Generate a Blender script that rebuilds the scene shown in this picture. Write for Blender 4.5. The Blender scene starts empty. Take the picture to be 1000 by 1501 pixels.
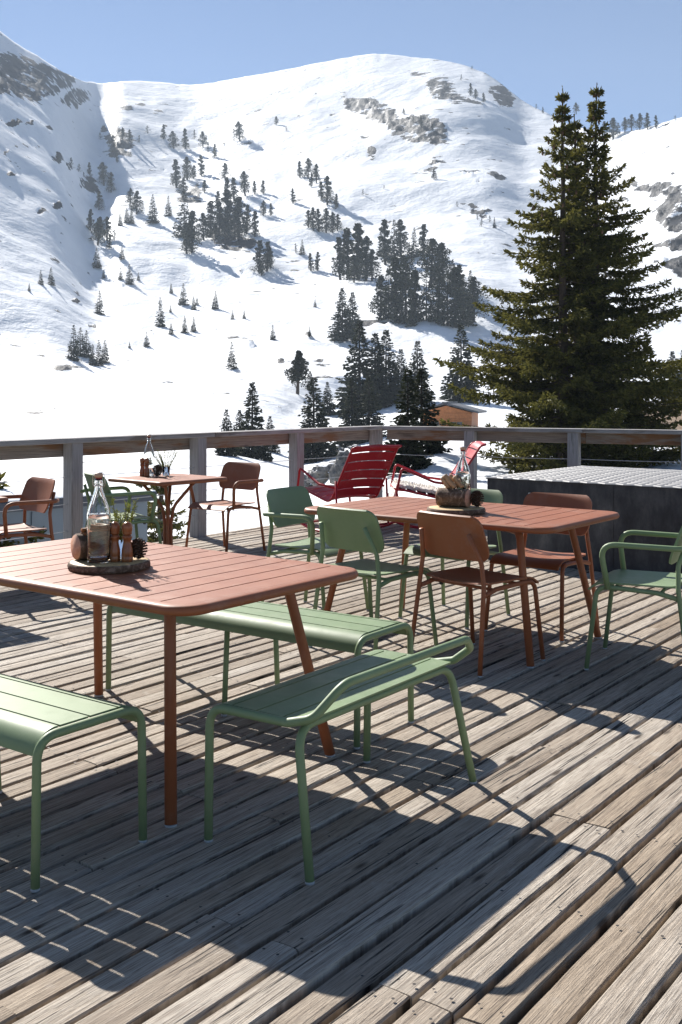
import bpy, bmesh, math, random
import numpy as np
from mathutils import Vector, Matrix, noise
random.seed(7)
sc = bpy.context.scene
col = sc.collection
PI = math.pi
EXPOSURE = 1.24
F, YH, H = 1552.0, 581.0, 1.41        # focal length and horizon row of the photograph, eye height in metres
V = Vector

# ------------------------------------------------------------------ mesh builder
class MB:
    def __init__(s):
        s.v = []; s.f = []; s.m = []; s.sm = []
    def add(s, vs, fs, mat=0, smooth=True):
        o = len(s.v)
        s.v.extend([tuple(p) for p in vs])
        for f in fs:
            s.f.append(tuple(i + o for i in f)); s.m.append(mat); s.sm.append(smooth)
    def tube(s, pts, r, seg=12, closed=False, mat=0, caps=True, flat=1.0):
        pts = [V(p) for p in pts]; n = len(pts)
        rr = r if isinstance(r, (list, tuple)) else [r] * n
        tang = []
        for i in range(n):
            a = pts[(i - 1) % n] if (closed or i > 0) else pts[i]
            b = pts[(i + 1) % n] if (closed or i < n - 1) else pts[i]
            tang.append((b - a).normalized())
        up = V((0, 0, 1)) if abs(tang[0].z) < .9 else V((0, 1, 0))
        nrm = (up - tang[0] * up.dot(tang[0])).normalized()
        vs = []; fs = []
        for i in range(n):
            nrm = nrm - tang[i] * nrm.dot(tang[i])
            nrm = nrm.normalized() if nrm.length > 1e-6 else tang[i].orthogonal().normalized()
            bi = tang[i].cross(nrm)
            for k in range(seg):
                a = 2 * PI * k / seg
                vs.append(pts[i] + nrm * (math.cos(a) * rr[i] * flat) + bi * (math.sin(a) * rr[i]))
        for i in range(n if closed else n - 1):
            j = (i + 1) % n
            for k in range(seg):
                l = (k + 1) % seg
                fs.append((i * seg + k, i * seg + l, j * seg + l, j * seg + k))
        if caps and not closed:
            fs.append(tuple(range(seg))[::-1]); fs.append(tuple((n - 1) * seg + k for k in range(seg)))
        s.add(vs, fs, mat)
    def lathe(s, prof, c=(0, 0, 0), seg=24, mat=0, axis=None, wob=None, caps=True):
        vs = []; fs = []; n = len(prof)
        M = V((0, 0, 1)).rotation_difference(V(axis)).to_matrix() if axis else None
        for i, (r, z) in enumerate(prof):
            for k in range(seg):
                a = 2 * PI * k / seg
                q = r * (wob(a, z) if wob else 1)
                p = V((q * math.cos(a), q * math.sin(a), z))
                if M: p = M @ p
                vs.append(p + V(c))
        for i in range(n - 1):
            for k in range(seg):
                l = (k + 1) % seg
                fs.append((i * seg + k, i * seg + l, (i + 1) * seg + l, (i + 1) * seg + k))
        if caps and prof[0][0] > 1e-5: fs.append(tuple(range(seg))[::-1])
        if caps and prof[-1][0] > 1e-5: fs.append(tuple((n - 1) * seg + k for k in range(seg)))
        s.add(vs, fs, mat)
    def prism(s, poly, z0, z1, mat=0, ch=0.0):
        n = len(poly)
        area = sum(poly[i][0] * poly[(i + 1) % n][1] - poly[(i + 1) % n][0] * poly[i][1] for i in range(n))
        if area < 0: poly = poly[::-1]
        vs = [(x, y, z0) for x, y in poly] + [(x, y, z1) for x, y in poly]
        fs = [tuple(range(n))[::-1], tuple(range(n, 2 * n))] + [(i, (i + 1) % n, n + (i + 1) % n, n + i) for i in range(n)]
        s.add(vs, fs, mat, False)
    def box(s, c, sz, rz=0, bev=0.004, mat=0, M=None, jit=0):
        bm = bmesh.new(); bmesh.ops.create_cube(bm, size=1)
        for v in bm.verts: v.co = V((v.co.x * sz[0], v.co.y * sz[1], v.co.z * sz[2]))
        if bev > 0: bmesh.ops.bevel(bm, geom=bm.edges[:], offset=bev, segments=2, affect='EDGES', profile=.5)
        T = Matrix.Translation(V(c)) @ (M.to_4x4() if M else Matrix.Rotation(rz, 4, 'Z'))
        bm.verts.index_update()
        s.add([T @ v.co for v in bm.verts], [[v.index for v in f.verts] for f in bm.faces], mat, False); bm.free()
    def sheet(s, fn, us, vs_, th, mat=0):
        nu, nv = len(us), len(vs_)
        P = [[V(fn(u, v)) for v in vs_] for u in us]
        top = []; bot = []
        for i in range(nu):
            for j in range(nv):
                du = P[min(i + 1, nu - 1)][j] - P[max(i - 1, 0)][j]
                dv = P[i][min(j + 1, nv - 1)] - P[i][max(j - 1, 0)]
                n = du.cross(dv)
                n = n.normalized() if n.length > 1e-9 else V((0, 0, 1))
                top.append(P[i][j] + n * th / 2); bot.append(P[i][j] - n * th / 2)
        N = nu * nv; fs = []
        ix = lambda i, j: i * nv + j
        for i in range(nu - 1):
            for j in range(nv - 1):
                q = (ix(i, j), ix(i + 1, j), ix(i + 1, j + 1), ix(i, j + 1))
                fs.append(q); fs.append(tuple(a + N for a in q[::-1]))
        rim = [ix(i, 0) for i in range(nu)] + [ix(nu - 1, j) for j in range(1, nv)] + [ix(i, nv - 1) for i in range(nu - 2, -1, -1)] + [ix(0, j) for j in range(nv - 2, 0, -1)]
        s.add(top + bot, fs, mat)
        o = len(s.v)
        R = [top[i] for i in rim] + [bot[i] for i in rim]; n = len(rim)
        s.add(R, [(i, i + n, (i + 1) % n + n, (i + 1) % n) for i in range(n)], mat, False)
    def build(s, name, mats, parent=None, loc=None):
        me = bpy.data.meshes.new(name)
        me.from_pydata(s.v, [], s.f); me.update()
        for m in (mats if isinstance(mats, (list, tuple)) else [mats]): me.materials.append(m)
        me.polygons.foreach_set('material_index', s.m)
        me.polygons.foreach_set('use_smooth', s.sm)
        o = bpy.data.objects.new(name, me); col.objects.link(o)
        if parent: o.parent = parent
        if loc: o.location = loc
        return o

def fillet(pts, rad, n=6):
    pts = [V(p) for p in pts]; out = [pts[0]]
    for i in range(1, len(pts) - 1):
        r = rad[i - 1] if isinstance(rad, (list, tuple)) else rad
        a, b, c = pts[i - 1], pts[i], pts[i + 1]
        d1 = (a - b).normalized(); d2 = (c - b).normalized()
        ang = d1.angle(d2)
        if r <= 0 or ang > 3.1: out.append(b); continue
        t = min(r / math.tan(ang / 2), (a - b).length * .49, (c - b).length * .49)
        p0 = b + d1 * t; p1 = b + d2 * t
        for k in range(n + 1):
            u = k / n
            out.append(p0 * (1 - u) ** 2 + b * 2 * u * (1 - u) + p1 * u * u)
    out.append(pts[-1]); return out

def lin(a, b, n): return [a + (b - a) * i / (n - 1) for i in range(n)]

def tag(o, label=None, cat=None, group=None, kind=None):
    if label: o['label'] = label
    if cat: o['category'] = cat
    if group: o['group'] = group
    if kind: o['kind'] = kind
    return o
def empty(name, loc, rz=0):
    e = bpy.data.objects.new(name, None); e.empty_display_size = .1
    e.location = loc; e.rotation_euler = (0, 0, rz); col.objects.link(e); return e
def copy_tree(o, parent=None):
    c = o.copy(); col.objects.link(c)
    if parent: c.parent = parent
    for ch in list(o.children): copy_tree(ch, c)
    return c
def place(o, x, y, z=0, rz=0): o.location = (x, y, z); o.rotation_euler = (0, 0, rz); return o

# ------------------------------------------------------------------ materials
def newmat(name):
    m = bpy.data.materials.new(name); m.use_nodes = True
    nt = m.node_tree; b = nt.nodes['Principled BSDF']
    return m, nt, b
def nd(nt, t, **kw):
    n = nt.nodes.new(t)
    for k, v in kw.items():
        if k in n.inputs: n.inputs[k].default_value = v
        else: setattr(n, k, v)
    return n
def ramp(nt, fac, stops, interp='LINEAR'):
    r = nt.nodes.new('ShaderNodeValToRGB'); r.color_ramp.interpolation = interp
    e = r.color_ramp.elements
    while len(e) < len(stops): e.new(.5)
    for el, (p, c) in zip(e, stops):
        el.position = p; el.color = (c if isinstance(c, (tuple, list)) else (c, c, c)) + ((1,) if not isinstance(c, (tuple, list)) or len(c) == 3 else ())
    nt.links.new(fac, r.inputs[0]); return r.outputs[0]
def mix(nt, fac, a, b, mode='MIX'):
    m = nt.nodes.new('ShaderNodeMix'); m.data_type = 'RGBA'; m.blend_type = mode
    for sock, val in ((m.inputs[0], fac), (m.inputs[6], a), (m.inputs[7], b)):
        if hasattr(val, 'is_linked'): nt.links.new(val, sock)
        elif isinstance(val, (int, float)): sock.default_value = val if sock.type == 'VALUE' else (val, val, val, 1)
        else: sock.default_value = tuple(val) + (1,)
    return m.outputs[2]
def mathn(nt, op, a, b=None, clamp=False):
    m = nt.nodes.new('ShaderNodeMath'); m.operation = op; m.use_clamp = clamp
    for i, val in enumerate((a, b)):
        if val is None: continue
        if hasattr(val, 'is_linked'): nt.links.new(val, m.inputs[i])
        else: m.inputs[i].default_value = val
    return m.outputs[0]
def coords(nt, kind='Object', scale=(1, 1, 1), rot=(0, 0, 0)):
    t = nt.nodes.new('ShaderNodeTexCoord'); mp = nt.nodes.new('ShaderNodeMapping')
    mp.inputs['Scale'].default_value = scale; mp.inputs['Rotation'].default_value = rot
    nt.links.new(t.outputs[kind], mp.inputs[0]); return mp.outputs[0]
def noi(nt, vec, scale, detail=4, rough=.55, dist=0):
    n = nd(nt, 'ShaderNodeTexNoise', Scale=scale, Detail=detail, Roughness=rough, Distortion=dist)
    if vec is not None: nt.links.new(vec, n.inputs['Vector'])
    return n.outputs[0]
def bump(nt, b, h, strength=.3, dist=.01):
    n = nd(nt, 'ShaderNodeBump', Strength=strength, Distance=dist)
    nt.links.new(h, n.inputs['Height']); nt.links.new(n.outputs[0], b.inputs['Normal']); return n

def paint(name, c, rough=.50, var=.10):
    m, nt, b = newmat(name)
    v = coords(nt, 'Object')
    n1 = noi(nt, v, 3.2, 5, .6); n2 = noi(nt, v, 420, 2, .5)
    a = tuple(x * (1 - var) for x in c); d = tuple(min(1, x * (1 + var)) for x in c)
    dust = ramp(nt, noi(nt, v, 7, 9, .72), [(.52, 0), (.72, .16)]); chip = ramp(nt, noi(nt, v, 60, 3, .5), [(.74, 0), (.78, .35)])
    cpt = mix(nt, chip, mix(nt, dust, ramp(nt, n1, [(.3, a), (.7, d)]), (.42, .38, .34)), tuple(x * .45 for x in c))
    nt.links.new(cpt, b.inputs['Base Color'])
    n3 = noi(nt, v, 14, 4, .6)
    r = ramp(nt, n3, [(.3, rough - .06), (.75, rough + .10)])
    nt.links.new(r, b.inputs['Roughness'])
    b.inputs['Specular IOR Level'].default_value = .34
    bump(nt, b, n2, .10, .0006)
    return m

M = {}
M['terra'] = paint('terracotta_paint', (.265, .086, .035))
M['green'] = paint('sage_green_paint', (.178, .245, .125))
M['red'] = paint('dark_red_paint', (.40, .012, .022), .38)

def plain(name, c, rough=.5, metal=0, spec=.5, var=.15, sc_=20, bmp=0, bd=.002):
    m, nt, b = newmat(name)
    v = coords(nt, 'Object'); n = noi(nt, v, sc_, 5, .6)
    nt.links.new(ramp(nt, n, [(.25, tuple(x * (1 - var) for x in c)), (.75, tuple(min(1, x * (1 + var)) for x in c))]), b.inputs['Base Color'])
    b.inputs['Roughness'].default_value = rough; b.inputs['Metallic'].default_value = metal
    b.inputs['Specular IOR Level'].default_value = spec
    if bmp: bump(nt, b, n, bmp, bd)
    return m
M['foot'] = plain('clear_plastic_glide', (.34, .35, .36), .2)
M['black'] = plain('black_rubber', (.02, .02, .02), .6)
M['steel'] = plain('bright_steel', (.55, .56, .58), .3, 1)
M['cable'] = plain('steel_cable', (.42, .43, .45), .4, .6)
M['sheep'] = plain('sheepskin_wool', (.80, .77, .70), .9, 0, .1, .08, 30)
M['chalet'] = plain('orange_larch_boards', (.42, .16, .055), .6, 0, .3, .3, 3)
M['roof'] = plain('dark_grey_roof', (.07, .075, .085), .6)
M['window'] = plain('dark_window_glass', (.03, .04, .05), .08)
M['shed'] = plain('blue_grey_panels', (.135, .16, .185), .5, 0, .4, .07, 2)
M['trim'] = plain('dark_fascia', (.03, .035, .05), .5)
M['cork'] = plain('pale_stopper', (.50, .32, .22), .5)
M['redseal'] = plain('red_rubber_seal', (.40, .03, .02), .5)

# weathered deck
m, nt, b = newmat('weathered_deck'); M['deck'] = m
uv = nt.nodes.new('ShaderNodeUVMap'); uv.uv_map = 'UVMap'
at = nt.nodes.new('ShaderNodeAttribute'); at.attribute_name = 'rnd'; at.attribute_type = 'GEOMETRY'
def uvmap(sx, sy):
    mp = nt.nodes.new('ShaderNodeMapping'); mp.inputs['Scale'].default_value = (sx, sy, 1)
    nt.links.new(uv.outputs[0], mp.inputs[0]); return mp.outputs[0]
wob = noi(nt, uvmap(2.2, 7), 1, 3, .5)
fine = noi(nt, uvmap(7, 300), 1, 6, .7, .8)
mid_ = noi(nt, uvmap(1.1, 42), 1, 6, .68, 1.6)
crk = noi(nt, uvmap(1.6, 62), 1, 4, .5, 1.0)
blot = noi(nt, coords(nt, 'Object'), 1.6, 5, .6)
base = ramp(nt, mid_, [(.22, (.26, .212, .165)), (.5, (.46, .405, .340)), (.80, (.61, .56, .49))])
tone = ramp(nt, at.outputs['Fac'], [(0, (.64, .59, .53)), (.3, (.84, .79, .74)), (.6, (1, .98, .95)), (.8, (1.0, 1.0, 1.0)), (.92, (.96, .90, .83)), (1, (.74, .66, .57))])
c1 = mix(nt, 1.0, base, tone, 'MULTIPLY')
c2 = mix(nt, ramp(nt, fine, [(.34, .85), (.54, 0)]), c1, (.085, .062, .045))
c3 = mix(nt, ramp(nt, crk, [(.31, 1), (.385, 0)]), c2, (.020, .016, .013))
c4 = mix(nt, ramp(nt, blot, [(.56, 0), (.75, .45)]), c3, (.20, .145, .10))
blot2 = noi(nt, coords(nt, 'Object', (1, 1, 1)), 4.5, 4, .65)
c5 = mix(nt, ramp(nt, blot2, [(.62, 0), (.74, .35)]), c4, (.55, .51, .46))
vor = nd(nt, 'ShaderNodeTexVoronoi', Scale=1.0); nt.links.new(uvmap(2.4, 9), vor.inputs['Vector'])
knot = ramp(nt, vor.outputs['Distance'], [(.05, 1), (.13, 0)])
c6 = mix(nt, knot, c5, (.06, .042, .03))
nt.links.new(c6, b.inputs['Base Color'])
b.inputs['Roughness'].default_value = .78; b.inputs['Specular IOR Level'].default_value = .28
hh = mathn(nt, 'ADD', mathn(nt, 'MULTIPLY', fine, .5), mathn(nt, 'MULTIPLY', ramp(nt, crk, [(.28, 0), (.38, 1)]), .7))
hh = mathn(nt, 'ADD', hh, mathn(nt, 'MULTIPLY', mid_, .5))
hh = mathn(nt, 'ADD', hh, mathn(nt, 'MULTIPLY', noi(nt, uvmap(22, 60), 1, 4, .7), .35))
bump(nt, b, hh, .9, .009)
M['deckdark'] = plain('gap_shade_joist_wood', (.014, .011, .009), .9, 0, .1, .3, 6)  # under-deck wood coloured near black, so the plank gaps read as shade
M['nail'] = plain('rusty_screw_head', (.045, .038, .034), .55, .4)

def railwood(name, a, bcol, patch, pscale):
    m, nt, b = newmat(name)
    uvn = nt.nodes.new('ShaderNodeUVMap'); uvn.uv_map = 'UVMap'
    def um(sx, sy):
        mp = nt.nodes.new('ShaderNodeMapping'); mp.inputs['Scale'].default_value = (sx, sy, 1)
        nt.links.new(uvn.outputs[0], mp.inputs[0]); return mp.outputs[0]
    fine = noi(nt, um(3, 120), 1, 6, .65, .5); big = noi(nt, um(1.2, 6), pscale, 5, .6, .5)
    c = ramp(nt, fine, [(.25, tuple(x * .5 for x in a)), (.5, a), (.8, bcol)])
    c = mix(nt, ramp(nt, big, [(.50, 0), (.60, .85)]), c, patch)
    d = noi(nt, um(2, 12), 1, 4, .6)
    c = mix(nt, ramp(nt, d, [(.28, .7), (.42, 0)]), c, (.03, .024, .02))
    nt.links.new(c, b.inputs['Base Color']); b.inputs['Roughness'].default_value = .8
    b.inputs['Specular IOR Level'].default_value = .25
    bump(nt, b, fine, .6, .006); return m
M['beam'] = railwood('brown_patched_beam', (.24, .20, .17), (.38, .34, .30), (.21, .10, .045), 1.0)
M['post'] = railwood('silver_grey_post', (.30, .285, .285), (.42, .41, .41), (.20, .18, .17), .8)
M['cap'] = railwood('grey_cap_board', (.29, .275, .27), (.44, .43, .42), (.16, .13, .11), .8)

# snow terrain
m, nt, b = newmat('snow_and_rock'); M['snow'] = m
ob = coords(nt, 'Object')
ra = nt.nodes.new('ShaderNodeAttribute'); ra.attribute_name = 'rock'
da = nt.nodes.new('ShaderNodeAttribute'); da.attribute_name = 'dry'
n1 = noi(nt, coords(nt, 'Object', (.7, .7, 1.5)), .085, 5, .60); n0 = noi(nt, ob, .035, 5, .6)
rk = mathn(nt, 'ADD', ra.outputs['Fac'], mathn(nt, 'MULTIPLY', mathn(nt, 'SUBTRACT', n1, .5), 3.0))
rk = ramp(nt, rk, [(.49, 0), (.54, 1)])
rc = ramp(nt, noi(nt, coords(nt, 'Object', (1, 1, .45)), .10, 10, .78), [(.40, (.008, .009, .012)), (.55, (.021, .022, .027)), (.72, (.062, .064, .072))])
sn = ramp(nt, n0, [(.3, (.72, .745, .78)), (.7, (.79, .81, .835))])
cc = mix(nt, rk, sn, rc)
dr = mathn(nt, 'ADD', da.outputs['Fac'], mathn(nt, 'MULTIPLY', mathn(nt, 'SUBTRACT', noi(nt, ob, .5, 6, .65), .5), 1.6))
cc = mix(nt, ramp(nt, dr, [(.48, 0), (.53, 1)]), cc, ramp(nt, noi(nt, ob, 1.2, 6, .7), [(.3, (.07, .045, .025)), (.7, (.28, .19, .11))]))
nt.links.new(cc, b.inputs['Base Color']); b.inputs['Roughness'].default_value = .65
b.inputs['Specular IOR Level'].default_value = .2
h1 = noi(nt, ob, .045, 6, .62); h2 = noi(nt, coords(nt, 'Object', (1, .45, 1), (0, 0, .5)), .22, 6, .66, .8)
h3 = noi(nt, ob, .9, 5, .6)
hs = mathn(nt, 'ADD', mathn(nt, 'MULTIPLY', h1, 5.5), mathn(nt, 'ADD', mathn(nt, 'MULTIPLY', h2, .42), mathn(nt, 'MULTIPLY', h3, .04)))
hs = mathn(nt, 'ADD', hs, mathn(nt, 'MULTIPLY', rk, mathn(nt, 'MULTIPLY', noi(nt, ob, .10, 6, .65), 9.0)))
bump(nt, b, hs, .42, 1.0)
M['snowcap'] = plain('settled_snow', (.86, .88, .91), .7, 0, .2, .03, 3, .5, .05)
m, nt, b = newmat('lichened_rock'); M['rock'] = m
ob = coords(nt, 'Object'); n = noi(nt, ob, 1.5, 9, .72)
c = ramp(nt, n, [(.3, (.05, .05, .05)), (.55, (.19, .185, .18)), (.75, (.36, .35, .34))])
c = mix(nt, ramp(nt, noi(nt, ob, .9, 4, .6), [(.5, 0), (.62, .8)]), c, (.085, .065, .035))
geo = nt.nodes.new('ShaderNodeNewGeometry'); sx = nt.nodes.new('ShaderNodeSeparateXYZ'); nt.links.new(geo.outputs['Normal'], sx.inputs[0])
top = mathn(nt, 'ADD', sx.outputs[2], mathn(nt, 'MULTIPLY', mathn(nt, 'SUBTRACT', n, .5), 1.2))
c = mix(nt, ramp(nt, top, [(.80, 0), (.86, 1)]), c, (.87, .88, .9))
nt.links.new(c, b.inputs['Base Color']); b.inputs['Roughness'].default_value = .85
bump(nt, b, n, .9, .15)

def leafmat(name, cs, trans=.15):
    m, nt, b = newmat(name)
    g = nt.nodes.new('ShaderNodeNewGeometry')
    nt.links.new(ramp(nt, g.outputs['Random Per Island'], [(i / (len(cs) - 1), c) for i, c in enumerate(cs)]), b.inputs['Base Color'])
    b.inputs['Roughness'].default_value = .7; b.inputs['Specular IOR Level'].default_value = .12
    if trans:
        t = nd(nt, 'ShaderNodeBsdfTranslucent'); t.inputs[0].default_value = cs[-1] + (1,)
        mx = nt.nodes.new('ShaderNodeMixShader'); mx.inputs[0].default_value = trans
        out = nt.nodes['Material Output']
        nt.links.new(b.outputs[0], mx.inputs[1]); nt.links.new(t.outputs[0], mx.inputs[2]); nt.links.new(mx.outputs[0], out.inputs[0])
    return m
M['needle'] = leafmat('olive_spruce_needles', [(.020, .026, .010), (.046, .053, .015), (.090, .090, .022), (.165, .152, .038)], .32)
M['farneedle'] = leafmat('dark_conifer_needles', [(.010, .014, .010), (.020, .026, .014), (.042, .046, .022)], .10)
M['sprig'] = leafmat('fresh_sprig_needles', [(.05, .075, .012), (.13, .16, .03), (.22, .24, .05)], .25)
M['bark'] = plain('grey_brown_bark', (.075, .055, .042), .9, 0, .15, .4, 8, .6, .03)
M['farbark'] = plain('dark_far_bark', (.030, .024, .020), .95, 0, .1)
M['cone'] = plain('brown_cone', (.10, .05, .022), .7)
M['pcone'] = plain('dark_pine_cone_scales', (.085, .05, .032), .65, 0, .3, .5, 60)

m, nt, b = newmat('oxidised_black_steel'); M['blackbox'] = m
ob = coords(nt, 'Object'); n = noi(nt, coords(nt, 'Object', (1, 1, .45)), 3.0, 9, .75); n2 = noi(nt, ob, 30, 4, .6)
nt.links.new(ramp(nt, n, [(.35, (.010, .010, .013)), (.48, (.030, .030, .036)), (.60, (.07, .068, .072)), (.74, (.15, .145, .14))]), b.inputs['Base Color'])
nt.links.new(ramp(nt, n2, [(.3, .42), (.7, .62)]), b.inputs['Roughness']); b.inputs['Metallic'].default_value = .25
bump(nt, b, n2, .1, .002)
M['grate'] = plain('galvanised_mesh', (.36, .35, .34), .5, .2, .4, .15)

def woodm(name, cs, scale, sx=(1, 1, 1), rough=.5, bm_=.2):
    m, nt, b = newmat(name)
    n = noi(nt, coords(nt, 'Object', sx), scale, 6, .65, 1.0)
    nt.links.new(ramp(nt, n, [(.25 + .5 * i / (len(cs) - 1), c) for i, c in enumerate(cs)]), b.inputs['Base Color'])
    b.inputs['Roughness'].default_value = rough; bump(nt, b, n, bm_, .003); return m
M['mill'] = woodm('varnished_red_wood', [(.11, .034, .012), (.26, .085, .028), (.38, .15, .055)], 10, (6, 6, 1.2), .28, .05)
M['slice'] = woodm('sawn_pale_wood', [(.34, .20, .085), (.52, .34, .15), (.60, .42, .22)], 30, (1, 1, 1), .6, .1)
M['logend'] = woodm('sawn_reddish_log_end', [(.34, .16, .10), (.48, .26, .17), (.58, .35, .24)], 40, (1, 1, 1), .65, .1)
M['barkstrip'] = woodm('rough_bark', [(.025, .015, .010), (.12, .07, .04), (.36, .26, .19)], 38, (1, 1, 1), .85, 1.0)
M['splitwood'] = woodm('split_pale_wood', [(.22, .11, .05), (.40, .25, .13), (.55, .38, .23)], 20, (1, 1, 1), .7, .3)
M['cinnamon'] = woodm('orange_brown_sticks', [(.16, .05, .015), (.30, .11, .03), (.36, .15, .05)], 30, (1, 1, 1), .6, .3)

m, nt, b = newmat('clear_bottle_glass'); M['glass'] = m
b.inputs['Base Color'].default_value = (.98, 1, .99, 1); b.inputs['Transmission Weight'].default_value = 1
b.inputs['Roughness'].default_value = .01; b.inputs['IOR'].default_value = 1.46
m, nt, b = newmat('water'); M['water'] = m
b.inputs['Base Color'].default_value = (.97, .99, .98, 1); b.inputs['Transmission Weight'].default_value = 1
b.inputs['Roughness'].default_value = 0; b.inputs['IOR'].default_value = 1.33

# ------------------------------------------------------------------ terrain (distance profile per bearing, summed outwards)
RIDGE = [(-1100, -240), (-400, -260), (-300, -230), (-200, -145), (-100, -45), (0, 45), (40, 73), (80, 97), (112, 118), (150, 121), (190, 117), (230, 119), (285, 124), (330, 117), (400, 106), (480, 91), (540, 81), (565, 79), (600, 82), (650, 88), (690, 98), (720, 112), (745, 130), (765, 148), (800, 166), (830, 182), (860, 192), (900, 196), (950, 188), (1000, 172), (1100, 150), (1400, 110), (2100, 150)]
RIDGEY = [(-1100, 860), (-400, 960), (0, 1030), (80, 1075), (105, 1160), (135, 1380), (175, 1430), (565, 1330), (700, 1180), (800, 1020), (900, 820), (1000, 720), (1400, 620), (2100, 600)]
PX = np.unique(np.concatenate([np.arange(-1100, -60, 20), np.arange(-60, 1061, 2.6), np.arange(1062, 2100, 20)])).astype(float)
NX = len(PX)
NUP = 190
def vnoise(x, y, seed):
    o = np.zeros_like(x)
    it = np.nditer([x, y, o], op_flags=[['readonly'], ['readonly'], ['writeonly']])
    for a, b_, c in it: c[...] = noise.noise((float(a), float(b_), seed))
    return o
rng = np.random.RandomState(3)
def fbm(x, y, seed, oct=4, per=.5):
    s = np.zeros_like(x); a = 1.; f = 1.
    for k in range(oct):
        s += a * lat(x * f, y * f, seed + 17 * k); a *= per; f *= 2
    return s
_perm = rng.rand(8, 256, 256) * 2 - 1
def lat(x, y, seed):
    t = _perm[seed % 8]
    xi = np.floor(x).astype(int); yi = np.floor(y).astype(int); fx = x - xi; fy = y - yi
    fx = fx * fx * fx * (fx * (fx * 6 - 15) + 10); fy = fy * fy * fy * (fy * (fy * 6 - 15) + 10)
    g = lambda i, j: t[(xi + i + 31 * seed) & 255, (yi + j) & 255]
    return (g(0, 0) * (1 - fx) + g(1, 0) * fx) * (1 - fy) + (g(0, 1) * (1 - fx) + g(1, 1) * fx) * fy
def polydist(poly, X, Y):
    """signed distance in the polygon's own plane, positive inside"""
    P = np.array(poly, float); n = len(P); d = np.full(X.shape, 1e9); ins = np.zeros(X.shape, bool)
    for i in range(n):
        a = P[i]; c = P[(i + 1) % n]; e = c - a; L = (e ** 2).sum() + 1e-9
        t = np.clip(((X - a[0]) * e[0] + (Y - a[1]) * e[1]) / L, 0, 1)
        d = np.minimum(d, np.hypot(X - a[0] - t * e[0], Y - a[1] - t * e[1]))
        cr = ((a[1] > Y) != (c[1] > Y)) & (X < (c[0] - a[0]) * (Y - a[1]) / (c[1] - a[1] + 1e-12) + a[0])
        ins ^= cr
    return np.where(ins, d, -d)
ROCKS = [
 [(-30, 75), (0, 73), (30, 80), (55, 92), (92, 104), (112, 118), (104, 128), (85, 133), (60, 145), (35, 150), (8, 146), (-60, 165), (-200, 120), (-300, -60), (-200, -70), (-100, 20)],
 [(90, 145), (108, 131), (128, 135), (130, 155), (112, 160)],
 [(503, 141), (548, 138), (579, 156), (584, 172), (605, 170), (652, 195), (656, 219), (620, 216), (602, 213), (571, 195), (566, 177), (537, 164), (506, 151)],
 [(625, 122), (650, 119), (680, 142), (709, 154), (709, 167), (685, 159), (652, 154), (631, 138)],
 [(717, 130), (740, 126), (755, 143), (750, 160), (733, 156)], [(597, 104), (631, 109), (612, 114)],
 [(623, 260), (636, 242), (652, 250), (631, 263)], [(672, 265), (698, 263), (694, 275)], [(702, 263), (724, 260), (741, 273), (730, 277)],
 [(925, 266), (969, 268), (1000, 280), (1080, 290), (1090, 345), (1000, 343), (974, 331), (958, 315), (977, 304), (977, 289), (946, 286)],
 [(955, 361), (1000, 336), (1100, 330), (1100, 370), (1000, 364)],
 [(301, 352), (325, 342), (374, 350), (368, 371), (320, 373)], [(262, 280), (290, 258), (298, 288), (278, 304), (262, 300)],
 [(156, 208), (170, 193), (196, 203), (192, 225), (163, 224)], [(117, 260), (140, 253), (147, 275), (120, 279)],
 [(338, 344), (352, 338), (350, 350)], [(690, 300), (720, 306), (712, 314), (690, 312)], [(700, 310), (716, 312), (708, 322)],
 [(960, 385), (1000, 372), (1060, 380), (1000, 396)], [(895, 287), (915, 290), (925, 299), (905, 297)]]
STEEP = [  # ground that falls away steeply from the sun
 ([(555, 165), (600, 172), (640, 158), (690, 166), (762, 146), (804, 172), (795, 190), (771, 198), (690, 193), (685, 211), (701, 247), (640, 241), (600, 244), (545, 247), (520, 232), (552, 226), (563, 205)], .26),
 ([(375, 415), (400, 362), (450, 350), (455, 375), (420, 395)], .34), ([(470, 318), (500, 285), (508, 330), (485, 345)], .4),
 ([(590, 470), (640, 478), (690, 500), (665, 512), (615, 497)], .30), ([(350, 205), (380, 195), (440, 222), (420, 226)], .38), ([(420, 190), (455, 180), (472, 220), (440, 225)], .4),
 ([(365, 410), (300, 378), (270, 372), (330, 392)], .5), ([(625, 268), (655, 250), (660, 272)], .35)]
KL = [(1600, 6.5), (1300, 11), (1000, 20), (900, 30), (800, 50), (700, 92), (660, 138), (620, 190), (600, 228), (562, 300)]
KR = [(1600, 6.5), (1300, 9), (1000, 13), (900, 17), (800, 22), (740, 27), (700, 33), (670, 38), (656, 43), (648, 80), (640, 108), (620, 155), (600, 205), (562, 300)]
TERR = {}
def interp_desc(keys, py): 
    k = sorted(keys); return np.interp(py, [a for a, _ in k], [b_ for _, b_ in k])
LOWPY = np.concatenate([np.array([1600, 1300, 1150]), np.arange(1000, 800, -12), np.arange(800, 562, -3.0), [562.0]])
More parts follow.
